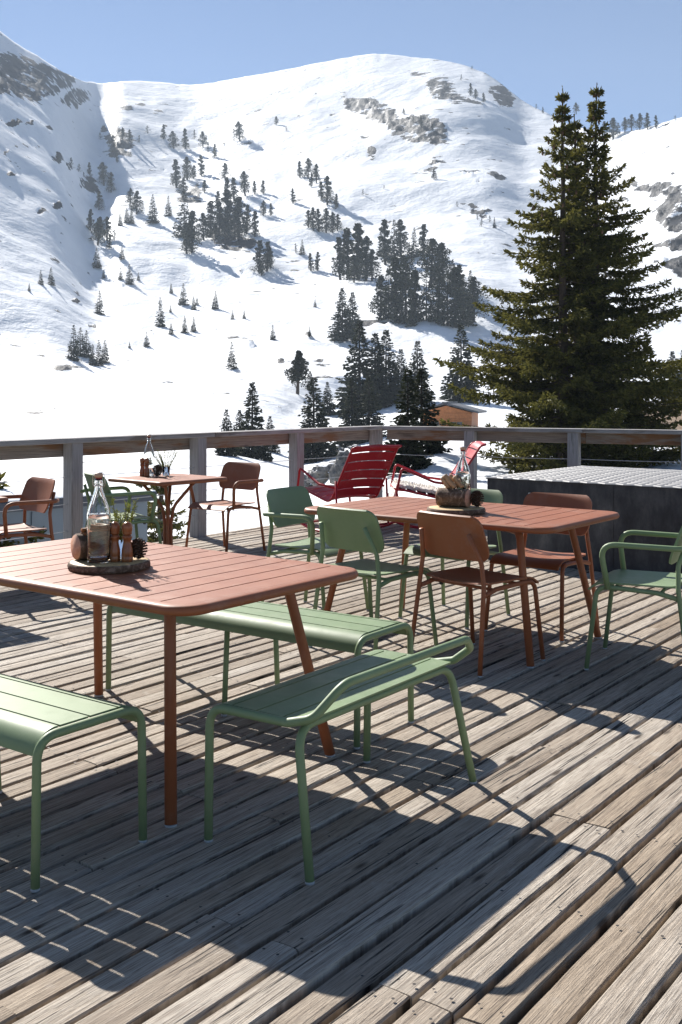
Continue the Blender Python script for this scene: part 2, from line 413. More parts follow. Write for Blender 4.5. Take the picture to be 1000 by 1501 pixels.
def make_terrain():
    ridge = np.interp(PX, [a for a, _ in RIDGE], [b_ for _, b_ in RIDGE])
    ux = np.arange(-1300, 2301, 2.0)
    def smooth(tab, sg):
        v = np.interp(ux, [a for a, _ in tab], [b_ for _, b_ in tab]); n_ = int(1.5 * sg); k = 2.0 * np.arange(-n_, n_ + 1); ker = np.exp(-k ** 2 / (2. * sg * sg)); ker /= ker.sum()
        v = np.convolve(np.pad(v, len(k) // 2, mode='edge'), ker, 'valid'); return np.interp(PX, ux, v)
    ridge = smooth(RIDGE, 11); ry = np.where(PX < 165, smooth(RIDGEY, 7), smooth(RIDGEY, 60))
    ridge0 = ridge.copy(); ridge = ridge + .5 * lat(PX / 9, PX * 0, 2) + .8 * lat(PX / 30, PX * 0, 3)
    # lower part
    w = np.clip((PX + 20 * lat(PX / 60, PX * 0, 1) - 345) / (560 - 345), 0, 1); w = w * w * (3 - 2 * w)
    LP = LOWPY[None, :].repeat(NX, 0); XX = PX[:, None].repeat(len(LOWPY), 1)
    fl = np.interp(LOWPY[::-1], [a for a, _ in sorted(KL)], [math.log(b_) for _, b_ in sorted(KL)])[::-1]
    # the near snow bank climbs to the right: shift its crest with the bearing
    sh = np.interp(PX, [300, 420, 560, 640, 760, 2100], [75, 62, 18, 0, 0, 0])
    fr = np.stack([np.interp(LOWPY - s, [a for a, _ in sorted(KR)], [math.log(b_) for _, b_ in sorted(KR)]) for s in sh])
    fr = np.minimum(fr, math.log(300))
    lowY = np.exp(fl[None, :] * (1 - w[:, None]) + fr * w[:, None])
    lowY = lowY * (1 + .035 * lat(XX / 70, LP / 30, 4) * np.clip((LP - 562) / 60, 0, 1))
    lowY[:, -1] = 300.0
    lowY = np.maximum.accumulate(lowY + np.arange(len(LOWPY))[None, :] * 1e-3, axis=1); lowY = np.minimum(lowY, 300.0)
    lowY[:, -1] = 300.0
    # upper part
    t = np.linspace(0, 1, NUP + 1)
    UP = 562 + (ridge0[:, None] - 562) * t[None, :] + (ridge - ridge0)[:, None] * t[None, :] ** 40
    XU = PX[:, None].repeat(NUP + 1, 1)
    g = np.interp(UP, [-260, 80, 120, 200, 300, 400, 480, 562], [3.2, 3.6, 3.1, 2.25, 1.8, 1.5, 1.35, 1.2])
    mask = np.zeros_like(UP)
    for poly, k in STEEP:
        d = np.clip(.5 + polydist(poly, XU, UP) / 22, 0, 1)
        mask = np.maximum(mask, d * (1 - k))
    rock = np.zeros_like(UP)
    for poly in ROCKS:
        d = polydist(poly, XU, UP); rock = np.maximum(rock, np.clip(.5 + d / 10, 0, .80))
    rs = np.random.RandomState(5)
    for k in range(60):
        x = rs.uniform(0, 1000); y = rs.uniform(150, 540); r = rs.uniform(.3, 1.3)
        if y < 200 and not (100 < x < 760): continue
        rock = np.maximum(rock, np.clip(.62 - (np.hypot((XU - x) / 1.9, UP - y) - r) / 3.5, 0, .7))
    for x, y, rx, ry_ in ((22, 190, 10, 4), (45, 191, 7, 3), (72, 193, 6, 3), (12, 240, 8, 3), (18, 268, 8, 4), (85, 240, 7, 7), (104, 250, 6, 8), (185, 163, 10, 4), (208, 157, 7, 3), (232, 166, 9, 2.5), (152, 198, 4, 6), (110, 442, 8, 3), (85, 316, 8, 5), (175, 418, 8, 3), (60, 320, 6, 3), (316, 485, 6, 3), (500, 493, 10, 4), (462, 410, 5, 2.5), (545, 220, 6, 9), (535, 200, 7, 4), (90, 525, 12, 6), (365, 512, 9, 3), (192, 515, 8, 3), (452, 494, 6, 2), (135, 480, 8, 3), (352, 545, 9, 3), (545, 468, 30, 4)):
        rock = np.maximum(rock, np.clip(.72 - (np.hypot((XU - x) / (rx * .75), (UP - y) / (ry_ * .7)) - 1) * .8, 0, .72))
    g = .5 * (g[:, 1:] + g[:, :-1]) * np.abs(np.diff(UP, axis=1))
    cum = np.concatenate([np.zeros((NX, 1)), np.cumsum(g, axis=1)], 1)
    cum = cum / cum[:, -1:]
    upY = 300 + cum * (ry - 300)[:, None]
    # local steepening: the ground stands nearer at the top of a steep face and farther at its foot
    dpy = np.abs(np.gradient(UP, axis=1)); dx = np.gradient(PX)
    def blur(a, sg, ax):
        k = np.arange(-int(3 * sg), int(3 * sg) + 1); ker = np.exp(-k ** 2 / (2. * sg * sg)); ker /= ker.sum()
        return np.apply_along_axis(lambda v: np.convolve(np.pad(v, (len(k) // 2, len(k) // 2), mode='edge'), ker, 'valid'), ax, a)
    m1 = blur(blur(mask, 2.0, 1), 6, 0); m2 = blur(m1, 24, 1)
    slopeY = np.gradient(upY, axis=1)
    D = -np.cumsum((m1 - m2) * slopeY * 1.0, axis=1)
    D = D - blur(D, 40, 1) * .35
    D = blur(D, 8, 0)
    fade = np.clip((562 - UP) / 60, 0, 1) * np.clip(t * 0 + 1, 0, 1)
    upY = upY + D * fade
    upY = np.maximum.accumulate(blur(upY, 3.5, 0), axis=1)
    PYs = np.concatenate([np.broadcast_to(LOWPY, (NX, len(LOWPY))), UP[:, 1:]], 1)
    Ys = np.concatenate([lowY, upY[:, 1:]], 1)
    dry = np.zeros_like(PYs); rk = np.concatenate([np.zeros((NX, len(LOWPY))), rock[:, 1:]], 1)
    XA = PX[:, None].repeat(PYs.shape[1], 1)
    for poly in ([(925, 606), (945, 596), (968, 589), (1010, 588), (1200, 580), (1200, 660), (930, 655)], [(820, 650), (880, 652), (875, 662), (825, 660)]):
        dry = np.maximum(dry, np.clip(.5 + polydist(poly, XA, PYs) / 12, 0, 1))
    # low rocks showing through the near bank
    for x, y, rx, ry_ in ((470, 690, 20, 6), (500, 676, 16, 7), (452, 708, 16, 5), (515, 700, 20, 9), (640, 640, 8, 3), (985, 640, 20, 5)):
        rk = np.maximum(rk, np.clip(.66 - (np.hypot((XA - x) / rx, (PYs - y) / ry_) - 1) * .5, 0, .8))
    TERR['y'] = Ys
    # points
    Yv = Ys.copy(); Zv = H + (YH - PYs) / F * Ys; Xv = (XA - 500) / F * Ys
    def R2(x, y, sc_, seed): return lat(x / sc_ + 50, y / sc_ + 50, seed)
    fd = np.clip((Yv - 120) / 260, 0, 1)
    rel = 7.0 * R2(Xv, Yv, 130, 1) + 3.6 * R2(Xv + .4 * Yv, Yv, 62, 2) + 1.5 * R2(Xv, Yv + .3 * Xv, 27, 3) + .55 * R2(Xv, Yv, 12, 4)
    rel = rel + np.clip(rk - .35, 0, 1) * (4.5 * R2(Xv, Yv * 1.5, 11, 5) + 3.0 * R2(Xv, Yv * 2, 5, 6) + .6)
    edge = np.clip((PYs - np.interp(PX, [a for a, _ in RIDGE], [b_ for _, b_ in RIDGE])[:, None]) / 60, .18, 1)
    Zv = Zv + rel * fd * edge
    Zv = Zv + np.clip((Yv - 60) / 60, 0, 1) * (1 - fd) * (.5 * R2(Xv, Yv, 26, 7) + .2 * R2(Xv, Yv, 9, 1))
    TERR['py'] = np.minimum.accumulate(YH - F * (Zv - H) / Yv, axis=1)
    # far side beyond the crest falls away
    bx, by, bz, br = [], [], [], []
    for k in (1, 2, 3):
        by.append(Yv[:, -1] + 90 * k); bx.append((PX - 500) / F * (Yv[:, -1] + 90 * k)); bz.append(Zv[:, -1] - (18, 70, 160)[k - 1]); br.append(rk[:, -1] * .5)
    Xv = np.concatenate([Xv, np.array(bx).T], 1); Yv = np.concatenate([Yv, np.array(by).T], 1); Zv = np.concatenate([Zv, np.array(bz).T], 1)
    rk = np.concatenate([rk, np.array(br).T], 1); dry = np.concatenate([dry, np.zeros((NX, 3))], 1)
    n2 = Xv.shape[1]
    me = bpy.data.meshes.new('snowy_mountain')
    vs = np.stack([Xv, Yv, Zv], -1).reshape(-1, 3)
    i, j = np.meshgrid(np.arange(NX - 1), np.arange(n2 - 1), indexing='ij')
    q = np.stack([i * n2 + j, (i + 1) * n2 + j, (i + 1) * n2 + j + 1, i * n2 + j + 1], -1).reshape(-1, 4)
    me.from_pydata(vs.tolist(), [], q.tolist()); me.update()
    for nm, a in (('rock', rk), ('dry', dry)):
        at_ = me.attributes.new(nm, 'FLOAT', 'POINT'); at_.data.foreach_set('value', a.reshape(-1).astype(np.float32))
    me.polygons.foreach_set('use_smooth', [True] * len(q))
    me.materials.append(M['snow'])
    o = bpy.data.objects.new('snowy_mountain', me); col.objects.link(o); tag(o, kind='structure')
    TERR['zmin'] = float(Zv.min()); TERR['zmax'] = float(Zv.max()); TERR['ymax'] = float(Yv.max()); TERR['x'] = (float(Xv.min()), float(Xv.max()))
make_terrain()
def ground(px, py):
    """the point of the slope seen on this bearing and height angle"""
    i = int(np.clip(np.searchsorted(PX, px), 0, NX - 1))
    pys = TERR['py'][i][::-1]; ys = TERR['y'][i][::-1]
    y = float(np.interp(py, pys, ys))
    return V(((px - 500) / F * y, y, H + (YH - py) / F * y))

# ------------------------------------------------------------------ deck
AD = .932
U = V((math.cos(AD), math.sin(AD), 0)); W_ = V((math.sin(AD), -math.cos(AD), 0))   # along and across the planks
CORNER = V((.435, 13.18, 0)); QA = -.4738; Q = V((math.cos(QA), math.sin(QA), 0))
def make_deck():
    rs = random.Random(11)
    pitch = .113; w = .0965
    v0 = CORNER.dot(W_) - .05; u_c = CORNER.dot(U)
    verts = []; faces = []; mats = []; uvs = []; rnds = []
    def strip(u0, u1, vc, wd, dz, tilt):
        near = True
        cx = (U * u0 + W_ * vc); 
        step = .11 if (U * ((u0 + u1) / 2) + W_ * vc).y < 7 else .45
        n = max(2, int((u1 - u0) / step) + 1)
        r = rs.random(); ou = rs.random() * 40; ovv = rs.random() * 9
        o = len(verts); c1 = rs.uniform(.003, .008); sd = rs.random() * 100
        for k in range(n):
            u = u0 + (u1 - u0) * k / (n - 1)
            e1 = .0022 * noise.noise((u * 5.5, sd, 0)) + .0016 * noise.noise((u * 21, sd, 3)); e2 = .0022 * noise.noise((u * 5.5, sd, 7)) + .0016 * noise.noise((u * 21, sd, 9))
            zc = dz + .004 * noise.noise((u * .8, sd, 5)); h = wd / 2
            ed = .0025 + .004 * max(0, noise.noise((u * 9, sd, 4)))
            prof = [(-h + e1, -.042), (-h + e1, -c1 - ed), (-h + e1 + c1, -ed * .3), (-h * .5, .0), (0, .0005), (h * .5, 0), (h + e2 - c1, -ed * .3), (h + e2, -c1 - ed), (h + e2, -.042)]
            for a, z in prof:
                p = U * u + W_ * (vc + a); verts.append((p.x, p.y, zc + z + a * tilt)); uvs.append((u + ou, a + ovv))
        for k in range(n - 1):
            for j in range(8):
                faces.append((o + k * 9 + j, o + k * 9 + j + 1, o + (k + 1) * 9 + j + 1, o + (k + 1) * 9 + j)); mats.append(0); rnds.append(r)
        faces.append(tuple(o + j for j in range(9))[::-1]); mats.append(0); rnds.append(r)
        faces.append(tuple(o + (n - 1) * 9 + j for j in range(9))); mats.append(0); rnds.append(r)
    # screw heads along the joist lines
    def screw(u, v, z, r):
        o = len(verts); p = U * u + W_ * v
        for k in range(7):
            a = 2 * PI * k / 7; verts.append((p.x + r * math.cos(a), p.y + r * math.sin(a), z)); uvs.append((0, 0))
        faces.append(tuple(range(o, o + 7))); mats.append(1); rnds.append(.5)
    nv = 150
    for i in range(nv):
        vc = v0 + pitch * (i + .5)
        d = vc - CORNER.dot(W_)
        # far end meets the right-hand rail line
        det = U.x * (-Q.y) - (-Q.x) * U.y
        B = CORNER - W_ * vc
        uend = (B.x * (-Q.y) + Q.x * B.y) / det + .07
        ustart = -3.2
        # keep within x/y limits
        ustart = max(ustart, (-3.2 - vc * W_.y) / U.y)
        u = ustart + rs.uniform(0, 1.2) - 1.2
        first = True
        while u < uend:
            L = rs.choice([1.2, 1.8, 1.8, 2.4, 2.4, 3.0, 3.6])
            e = u + L
            e = round((e - .3) / .6) * .6 + .3
            if uend - e < .9: e = uend
            strip(u, min(e, uend) - .004, vc, w + rs.uniform(-.006, .003), rs.uniform(-.0035, .0035), rs.uniform(-.035, .035))
            k0 = math.ceil((u - .3) / .6 + .05)
            kk = u + .04
            jl = [u + .045, e - .05] + [.3 + .6 * k for k in range(k0, 99) if .3 + .6 * k < min(e, uend) - .1 and .3 + .6 * k > u + .1]
            for uu in jl:
                pt = U * uu + W_ * vc
                if pt.y < 7.5 and abs(pt.x) < pt.y * .42 + .4:
                    for s_ in (-1, 1):
                        if rs.random() < .85: screw(uu + rs.uniform(-.012, .012), vc + s_ * .028 + rs.uniform(-.006, .006), .0052, rs.uniform(.0036, .0052))
            u = e
    me = bpy.data.meshes.new('timber_deck'); me.from_pydata(verts, [], faces); me.update()
    me.materials.append(M['deck']); me.materials.append(M['nail'])
    me.polygons.foreach_set('material_index', mats)
    ul = me.uv_layers.new(name='UVMap'); li = np.zeros(len(me.loops), np.int32); me.loops.foreach_get('vertex_index', li)
    ul.data.foreach_set('uv', np.array(uvs, np.float32)[li].reshape(-1))
    a = me.attributes.new('rnd', 'FLOAT', 'FACE'); a.data.foreach_set('value', np.array(rnds, np.float32))
    o = bpy.data.objects.new('timber_deck', me); col.objects.link(o); tag(o, kind='structure')
    # joists and a sheet below, near black to stand in for gap shade
    b = MB()
    for k in range(-8, 30):
        u = .3 + .6 * k
        p0 = U * u + W_ * (CORNER.dot(W_)); 
        c = U * u + W_ * (v0 + nv * pitch / 2)
        b.box((c.x, c.y, -.105), (nv * pitch, .06, .12), math.atan2(W_.y, W_.x), 0)
    poly = [CORNER + Q * 0, CORNER + Q * 15, V((14, -3.4, 0)), V((-9.2, -3.4, 0)) ]
    poly = [(p.x, p.y) for p in poly]
    b.prism(poly, -.40, -.30)
    tag(b.build('deck_base', M['deckdark']), kind='structure')
make_deck()

# ------------------------------------------------------------------ railings
def uvbox(mb_list, name, mat, parent, c, sz, rz, warp=0):
    """board with UVs along its length"""
    b = MB(); b.box((0, 0, 0), sz, 0, .006)
    L = max(sz); ax = sz.index(L)
    o = b.build(name, mat, parent)
    me = o.data; ul = me.uv_layers.new(name='UVMap'); off = random.random() * 30
    for lp in me.loops:
        co = me.vertices[lp.vertex_index].co
        oth = [co[k] for k in range(3) if k != ax]
        ul.data[lp.index].uv = (co[ax] + off, oth[0] + oth[1] * 1.0 + off * .37)
    o.location = c; o.rotation_euler = (0, 0, rz); return o
def railing(name, label, origin, d, spacing, idx, group, out, first_pt, last_pt):
    rz = math.atan2(d.y, d.x); n = V((-d.y, d.x, 0)) * out       # n points off the deck
    root = empty(name, tuple(origin), 0); tag(root, label, 'railing', group)
    def loc(s, off, z): 
        p = d * s + n * off; return (p.x, p.y, z)
    for i in idx:
        uvbox(None, 'post', M['post'], root, loc(i * spacing, 0, .40), (.125, .125, 1.20), rz)
    a, e = first_pt, last_pt
    s = a
    k = 0
    while s < e - .01:
        s2 = min(e, s + spacing * 2)
        uvbox(None, 'cap_board', M['cap'], root, loc((s + s2) / 2, .03, 1.02), (s2 - s - .006, .215, .045), rz)
        uvbox(None, 'beam', M['beam'], root, loc((s + s2) / 2, .105, .935), (s2 - s - .004, .075, .122), rz)
        s = s2; k += 1
    for z in (.70, .46, .22):
        b = MB(); pts = []
        m_ = int((e - a) / .4)
        for q in range(m_ + 1):
            t = a + (e - a) * q / m_; ph = (t / spacing) % 1
            pts.append(loc(t, .0, z - .008 * math.sin(PI * ph)))
        b.tube(pts, .0032, 6); b.build('cable', M['cable'], root)
    return root
D1 = V((math.cos(.934), math.sin(.934), 0))
railing('wooden_railing', 'weathered grey timber railing on the left, running from the corner toward the lone terracotta armchair', CORNER, -D1, 1.5747, range(0, 10), 'deck railings', -1, -.17, 16.5)
railing('wooden_railing', 'shaded timber railing on the right, running from the corner behind the black steel box', CORNER, Q, 1.2454, range(1, 12), 'deck railings', 1, .115, 13.6)

# ------------------------------------------------------------------ black steel box with mesh lid
def steel_box():
    A = V((1.265, 9.16, 0)); ex = V((.787, -.617, 0)); ey = V((.617, .787, 0)); LX, LY, hz = 3.4, 1.84, .70
    root = empty('steel_storage_box', tuple(A), math.atan2(ex.y, ex.x))
    tag(root, 'long black steel box with a pale metal mesh lid against the right railing', 'metal box')
    b = MB(); t = .012
    b.box((LX / 2, t / 2, hz / 2), (LX, t, hz), 0, .002); b.box((LX / 2, LY - t / 2, hz / 2), (LX, t, hz), 0, .002)
    b.box((t / 2, LY / 2, hz / 2), (t, LY - 2 * t - .002, hz), 0, .002); b.box((LX - t / 2, LY / 2, hz / 2), (t, LY - 2 * t - .002, hz), 0, .002)
    b.box((LX / 2, LY / 2, .03), (LX - 2 * t - .002, LY - 2 * t - .002, .02), 0, .002)
    b.build('box_shell', M['blackbox'], root)
    g = MB()
    cw, ch = .15, .074; z0 = hz + .008
    zf = lambda x, y: z0 + .035 * math.sin(PI * min(max(y / LY, 0), 1)) * math.sin(PI * min(max(x / LX, 0), 1)) ** .5
    ny = int(LY / ch)
    for r in range(ny + 1):
        y = r * LY / ny
        for s_ in (0, 1):
            pts = []
            nx = 2 * int(LX / cw)
            for k in range(nx + 1):
                x = k * LX / nx
                up = (k % 2) ^ s_
                yy = y + (ch / 2 if up else 0) * (1 if s_ == 0 else 1)
                pts.append((x, min(yy, LY)))
            if s_ == 1: continue
            vs = []; fs = []; hw = .0085
            for k, (x, yy) in enumerate(pts):
                zz = zf(x, yy)
                vs += [(x, yy - hw, zz - .004), (x, yy + hw, zz + .004), (x, yy + hw, zz + .0065), (x, yy - hw, zz - .0015)]
                if k:
                    o = (k - 1) * 4
                    for q in range(4): fs.append((o + q, o + (q + 1) % 4, o + 4 + (q + 1) % 4, o + 4 + q))
            g.add(vs, fs, 0, False)
            # mirrored strand closing the diamonds
            vs = []; fs = []
            for k, (x, yy) in enumerate(pts):
                y2 = min(2 * y + ch - yy, LY); zz = zf(x, y2) + .001
                vs += [(x, y2 - hw, zz - .004), (x, y2 + hw, zz + .004), (x, y2 + hw, zz + .0065), (x, y2 - hw, zz - .0015)]
                if k:
                    o = (k - 1) * 4
                    for q in range(4): fs.append((o + q, o + (q + 1) % 4, o + 4 + (q + 1) % 4, o + 4 + q))
            g.add(vs, fs, 0, False)
    g.build('mesh_lid', M['grate'], root)
    e_ = MB()
    for c_, z_ in (((LX / 2, .012, hz + .002), (LX + .02, .05, .010)), ((LX / 2, LY - .012, hz + .002), (LX + .02, .05, .010)), ((.012, LY / 2, hz + .002), (.05, LY - .055, .010)), ((LX - .012, LY / 2, hz + .002), (.05, LY - .055, .010))): e_.box(c_, z_, 0, .002)
    for x_ in (1.15, 2.3): e_.box((x_, -.002, hz / 2), (.006, .006, hz - .02), 0, 0)
    e_.build('lid_frame', M['blackbox'], root)
    l = MB(); l.box((.42, -.006, .575), (.035, .012, .05), 0, .002); l.tube(fillet([(.405, -.016, .57), (.405, -.022, .53), (.435, -.022, .53), (.435, -.016, .57)], .01), .004, 8)
    l.build('latch', M['steel'], root)
    return root
steel_box()

# ------------------------------------------------------------------ grey lean-to beyond the rail and the chalet
def lean_to():
    A = V((-5.44, 16.9, 0)); d = V((.73, .683, 0)).normalized(); rz = math.atan2(d.y, d.x)
    root = empty('grey_outbuilding', (A.x, A.y, -3.3), rz); tag(root, 'low blue-grey panelled outbuilding with snow on its flat roof below the left railing', 'building')
    x0, x1, dp, top = -7, 2.75, 3.2, 2.86
    b = MB(); b.box(((x0 + x1) / 2, dp / 2, top / 2), (x1 - x0, dp, top), 0, .01); b.build('wall', M['shed'], root)
    s = MB()
    for x in (-5.2, -3.6, -2.0, -.4, .55, 1.6): s.box((x, -.012, top / 2 - .02), (.035, .022, top - .05), 0, .003)
    s.build('seam_battens', M['shed'], root)
    f = MB(); f.box(((x0 + x1) / 2, dp / 2, top + .081), (x1 - x0 + .24, dp + .24, .16), 0, .01); f.build('roof_fascia', M['trim'], root)
    g = MB(); us = lin(0, 1, 50); vs = lin(0, 1, 14)
    def fn(u, v):
        e = min(u, 1 - u) * 12; e2 = min(v, 1 - v) * 5
        k = min(1, e) ** .4 * min(1, e2) ** .4
        return (x0 - .10 + (x1 - x0 + .2) * u, -.10 + (dp + .2) * v, top + .175 + k * (.14 + .07 * noise.noise((u * 7, v * 2, 1))))
    g.sheet(fn, us, vs, .02); g.build('roof_snow', M['snowcap'], root)
lean_to()
def chalet():
    Y = 128.; x = (654 - 500) / F * Y; z0 = H + (YH - 652) / F * Y
    root = empty('timber_chalet', (x, Y, z0), -.25); tag(root, 'orange larch chalet with dark low roof half hidden behind the big spruces', 'building')
    Wd, Dp, hh = 6.2, 6.4, 3.9
    b = MB(); b.box((0, Dp / 2, hh / 2), (Wd, Dp, hh), 0, .02); o_ = len(b.v)
    b.add([(-Wd / 2, .004, hh), (Wd / 2, .004, hh), (0, .004, hh + Wd * .133), (-Wd / 2, Dp, hh), (Wd / 2, Dp, hh), (0, Dp, hh + Wd * .133)], [(0, 1, 2), (5, 4, 3), (0, 2, 5, 3), (1, 4, 5, 2)], 0, False)
    for k in range(12): b.box((0, -.03, .25 + k * .31), (Wd + .02, .05, .27), 0, .02)
    b.build('wall', M['chalet'], root)
    r = MB()
    for s_ in (-1, 1):
        r.box((s_ * (Wd / 4 + .3), Dp / 2, hh + .62), (Wd / 2 + 1.5, Dp + 2.0, .22), 0, .02, 0, Matrix.Rotation(s_ * .26, 3, 'Y'))
    r.build('roof', M['roof'], root)
    for x_, z_ in ((-1.5, 2.2), (1.3, 2.2)):
        w = MB(); w.box((x_, -.085, z_), (1.35, .05, 1.2), 0, .01); wo = w.build('window', M['window'], root)
        q = MB()
        for dx, dz, sx_, sz_ in ((0, .64, 1.6, .12), (0, -.64, 1.6, .12), (-.74, 0, .12, 1.16), (.74, 0, .12, 1.16), (0, 0, .07, 1.16)): q.box((x_ + dx, -.12, z_ + dz), (sx_, .06, sz_), 0, .01)
        q.build('frame', M['chalet'], wo)
    e = MB(); e.box((0, -.62, .95), (Wd + .3, .1, .1), 0, .01); e.box((0, -.62, .25), (Wd + .3, 1.1, .12), 0, .01)
    for k in range(16): e.box((-Wd / 2 + .1 + k * (Wd - .2) / 15, -.62, .6), (.06, .06, .6), 0, 0)
    e.build('balcony', M['chalet'], root)
chalet()

# ------------------------------------------------------------------ furniture
def foot(mb, x, y, r, d=(0, 0)):
    mb.lathe([(r * .85, .0), (r * 1.06, .002), (r * 1.06, .008), (r * .92, .0105)], (x, y, 0), 14)

def rounded_rect(x0, y0, x1, y1, r, n=7):
    out = []
    for cx, cy, a0 in ((x1 - r, y0 + r, -PI / 2), (x1 - r, y1 - r, 0), (x0 + r, y1 - r, PI / 2), (x0 + r, y0 + r, PI)):
        for k in range(n + 1):
            a = a0 + PI / 2 * k / n; out.append((cx + r * math.cos(a), cy + r * math.sin(a)))
    return out
def clip_poly(subj, clip):
    out = subj; n = len(clip)
    for i in range(n):
        a, b = clip[i], clip[(i + 1) % n]; inp = out; out = []
        ins = lambda p: (b[0] - a[0]) * (p[1] - a[1]) - (b[1] - a[1]) * (p[0] - a[0]) >= -1e-9
        for k in range(len(inp)):
            p, q = inp[k - 1], inp[k]
            if ins(p) != ins(q):
                d1 = (b[0] - a[0]) * (p[1] - a[1]) - (b[1] - a[1]) * (p[0] - a[0]); d2 = (b[0] - a[0]) * (q[1] - a[1]) - (b[1] - a[1]) * (q[0] - a[0])
                t = d1 / (d1 - d2); out.append((p[0] + t * (q[0] - p[0]), p[1] + t * (q[1] - p[1])))
            if ins(q): out.append(q)
        if not out: return []
    return out
def slatted_top(Lx, Ly, nsl, R, zt=.74, rim=.045, th=.034, gap=.0065):
    """slats run along y; rounded rim all round"""
    b = MB()
    prof = [(rim, zt), (.016, zt), (.009, zt - .002), (.003, zt - .008), (0, zt - .016), (.001, zt - .024), (.006, zt - .031), (.014, zt - th), (rim, zt - th)]
    rings = [rounded_rect(-Lx / 2 + i, -Ly / 2 + i, Lx / 2 - i, Ly / 2 - i, R - i, 8) for i, _ in prof]
    n = len(rings[0]); vs = []; fs = []
    for (i, z), rg in zip(prof, rings): vs += [(x, y, z) for x, y in rg]
    for k in range(len(prof) - 1):
        for j in range(n): fs.append((k * n + j, (k + 1) * n + j, (k + 1) * n + (j + 1) % n, k * n + (j + 1) % n))
    b.add(vs, fs)
    inner = rings[0]; p = (Lx - 2 * rim + .0) / nsl; x0 = -Lx / 2 + rim
    for k in range(nsl):
        a = x0 + k * p + (gap / 2 if k else 0); c = x0 + (k + 1) * p - (gap / 2 if k < nsl - 1 else 0)
        poly = clip_poly([(a, -Ly), (c, -Ly), (c, Ly), (a, Ly)], inner)
        if len(poly) < 3: continue
        N = len(poly); area = sum(poly[i][0] * poly[(i + 1) % N][1] - poly[(i + 1) % N][0] * poly[i][1] for i in range(N))
        if area < 0: poly = poly[::-1]
        cx = sum(q[0] for q in poly) / N
        e = .0012
        top = [(q[0] + (e if q[0] < cx else -e) * (1 if 0 < 1 else 0), q[1]) for q in poly]
        vs = [(x, y, zt - .014) for x, y in poly] + [(x, y, zt - e) for x, y in poly] + [(x, y, zt) for x, y in top]
        fs = [tuple(range(N))[::-1], tuple(range(2 * N, 3 * N))] + [(i, (i + 1) % N, N + (i + 1) % N, N + i) for i in range(N)] + [(N + i, N + (i + 1) % N, 2 * N + (i + 1) % N, 2 * N + i) for i in range(N)]
        b.add(vs, fs, 0, False)
    for y in (-Ly * .3, Ly * .3, 0): b.box((0, y, zt - .0215), (Lx - 2 * rim - .01, .03, .0145), 0, .001)
    return b
def make_table(label, x, y, rz):
    Lx, Ly = 1.65, .995
    root = empty('slatted_table', (x, y, 0), rz); tag(root, label, 'table', 'terracotta slatted dining tables')
    slatted_top(Lx, Ly, 14, .105).build('tabletop', M['terra'], root)
    for sx in (-1, 1):
        for sy in (-1, 1):
            fx, fy = sx * (Lx / 2 - .136), sy * (Ly / 2 - .072)
            tx, ty = fx - sx * .125, fy - sy * .115
            k = .685
            b = MB(); b.tube(fillet([(fx, fy, .008), (tx, ty, k), (tx - sx * .14, ty - sy * .10, k + .003)], .06), .0205, 16)
            leg = b.build('leg', M['terra'], root)
            f = MB(); foot(f, fx, fy, .0205); f.build('foot_glide', M['foot'], leg)
    b = MB()
    for sx in (-1, 1): b.box((sx * .36, 0, .694), (.05, .66, .018), 0, .003)
    b.build('under_frame', M['terra'], root)
    return root
TA = 2.4915; TL = V((math.cos(TA), math.sin(TA), 0)); TS = V((math.sin(TA), -math.cos(TA), 0))
def tcenter(x, y, l=1.65, w=.995): return V((x, y, 0)) + TL * (l / 2) + TS * (w / 2)
T1 = tcenter(-.4930, 3.330); T2 = tcenter(1.0484, 5.356)
make_table('terracotta slatted table in front with two pepper mills on its tray', T1.x, T1.y, TA)
make_table('farther terracotta slatted table ringed by green and terracotta chairs', T2.x, T2.y, TA)

def bistro(label, x, y, rz):
    root = empty('bistro_table', (x, y, 0), rz); tag(root, label, 'table', 'square pedestal bistro tables')
    slatted_top(.72, .72, 7, .045, rim=.03, th=.03).build('tabletop', M['terra'], root)
    for k in range(4):
        a = k * PI / 2 + PI / 4; c, s = math.cos(a), math.sin(a)
        b = MB(); b.tube(fillet([(c * .25, s * .25, .007), (c * .032, s * .032, .03), (c * .024, s * .024, .35), (c * .045, s * .045, .50), (c * .22, s * .22, .705)], [.05, .1, .18], 8), .0135, 12)
        b.build('leg', M['terra'], root)
    b = MB(); b.box((0, 0, .7), (.04, .58, .012), PI / 4, .002); b.box((0, 0, .686), (.04, .58, .012), -PI / 4, .002)
    b.build('under_frame', M['terra'], root)
    return root
bistro('square terracotta pedestal table by the left railing with a bottle and pine cone on it', -1.43, 8.75, PI / 4 + .06)
bistro('terracotta tabletop at the left frame edge beside a terracotta armchair', -2.70, 7.02, PI / 4 + .02)

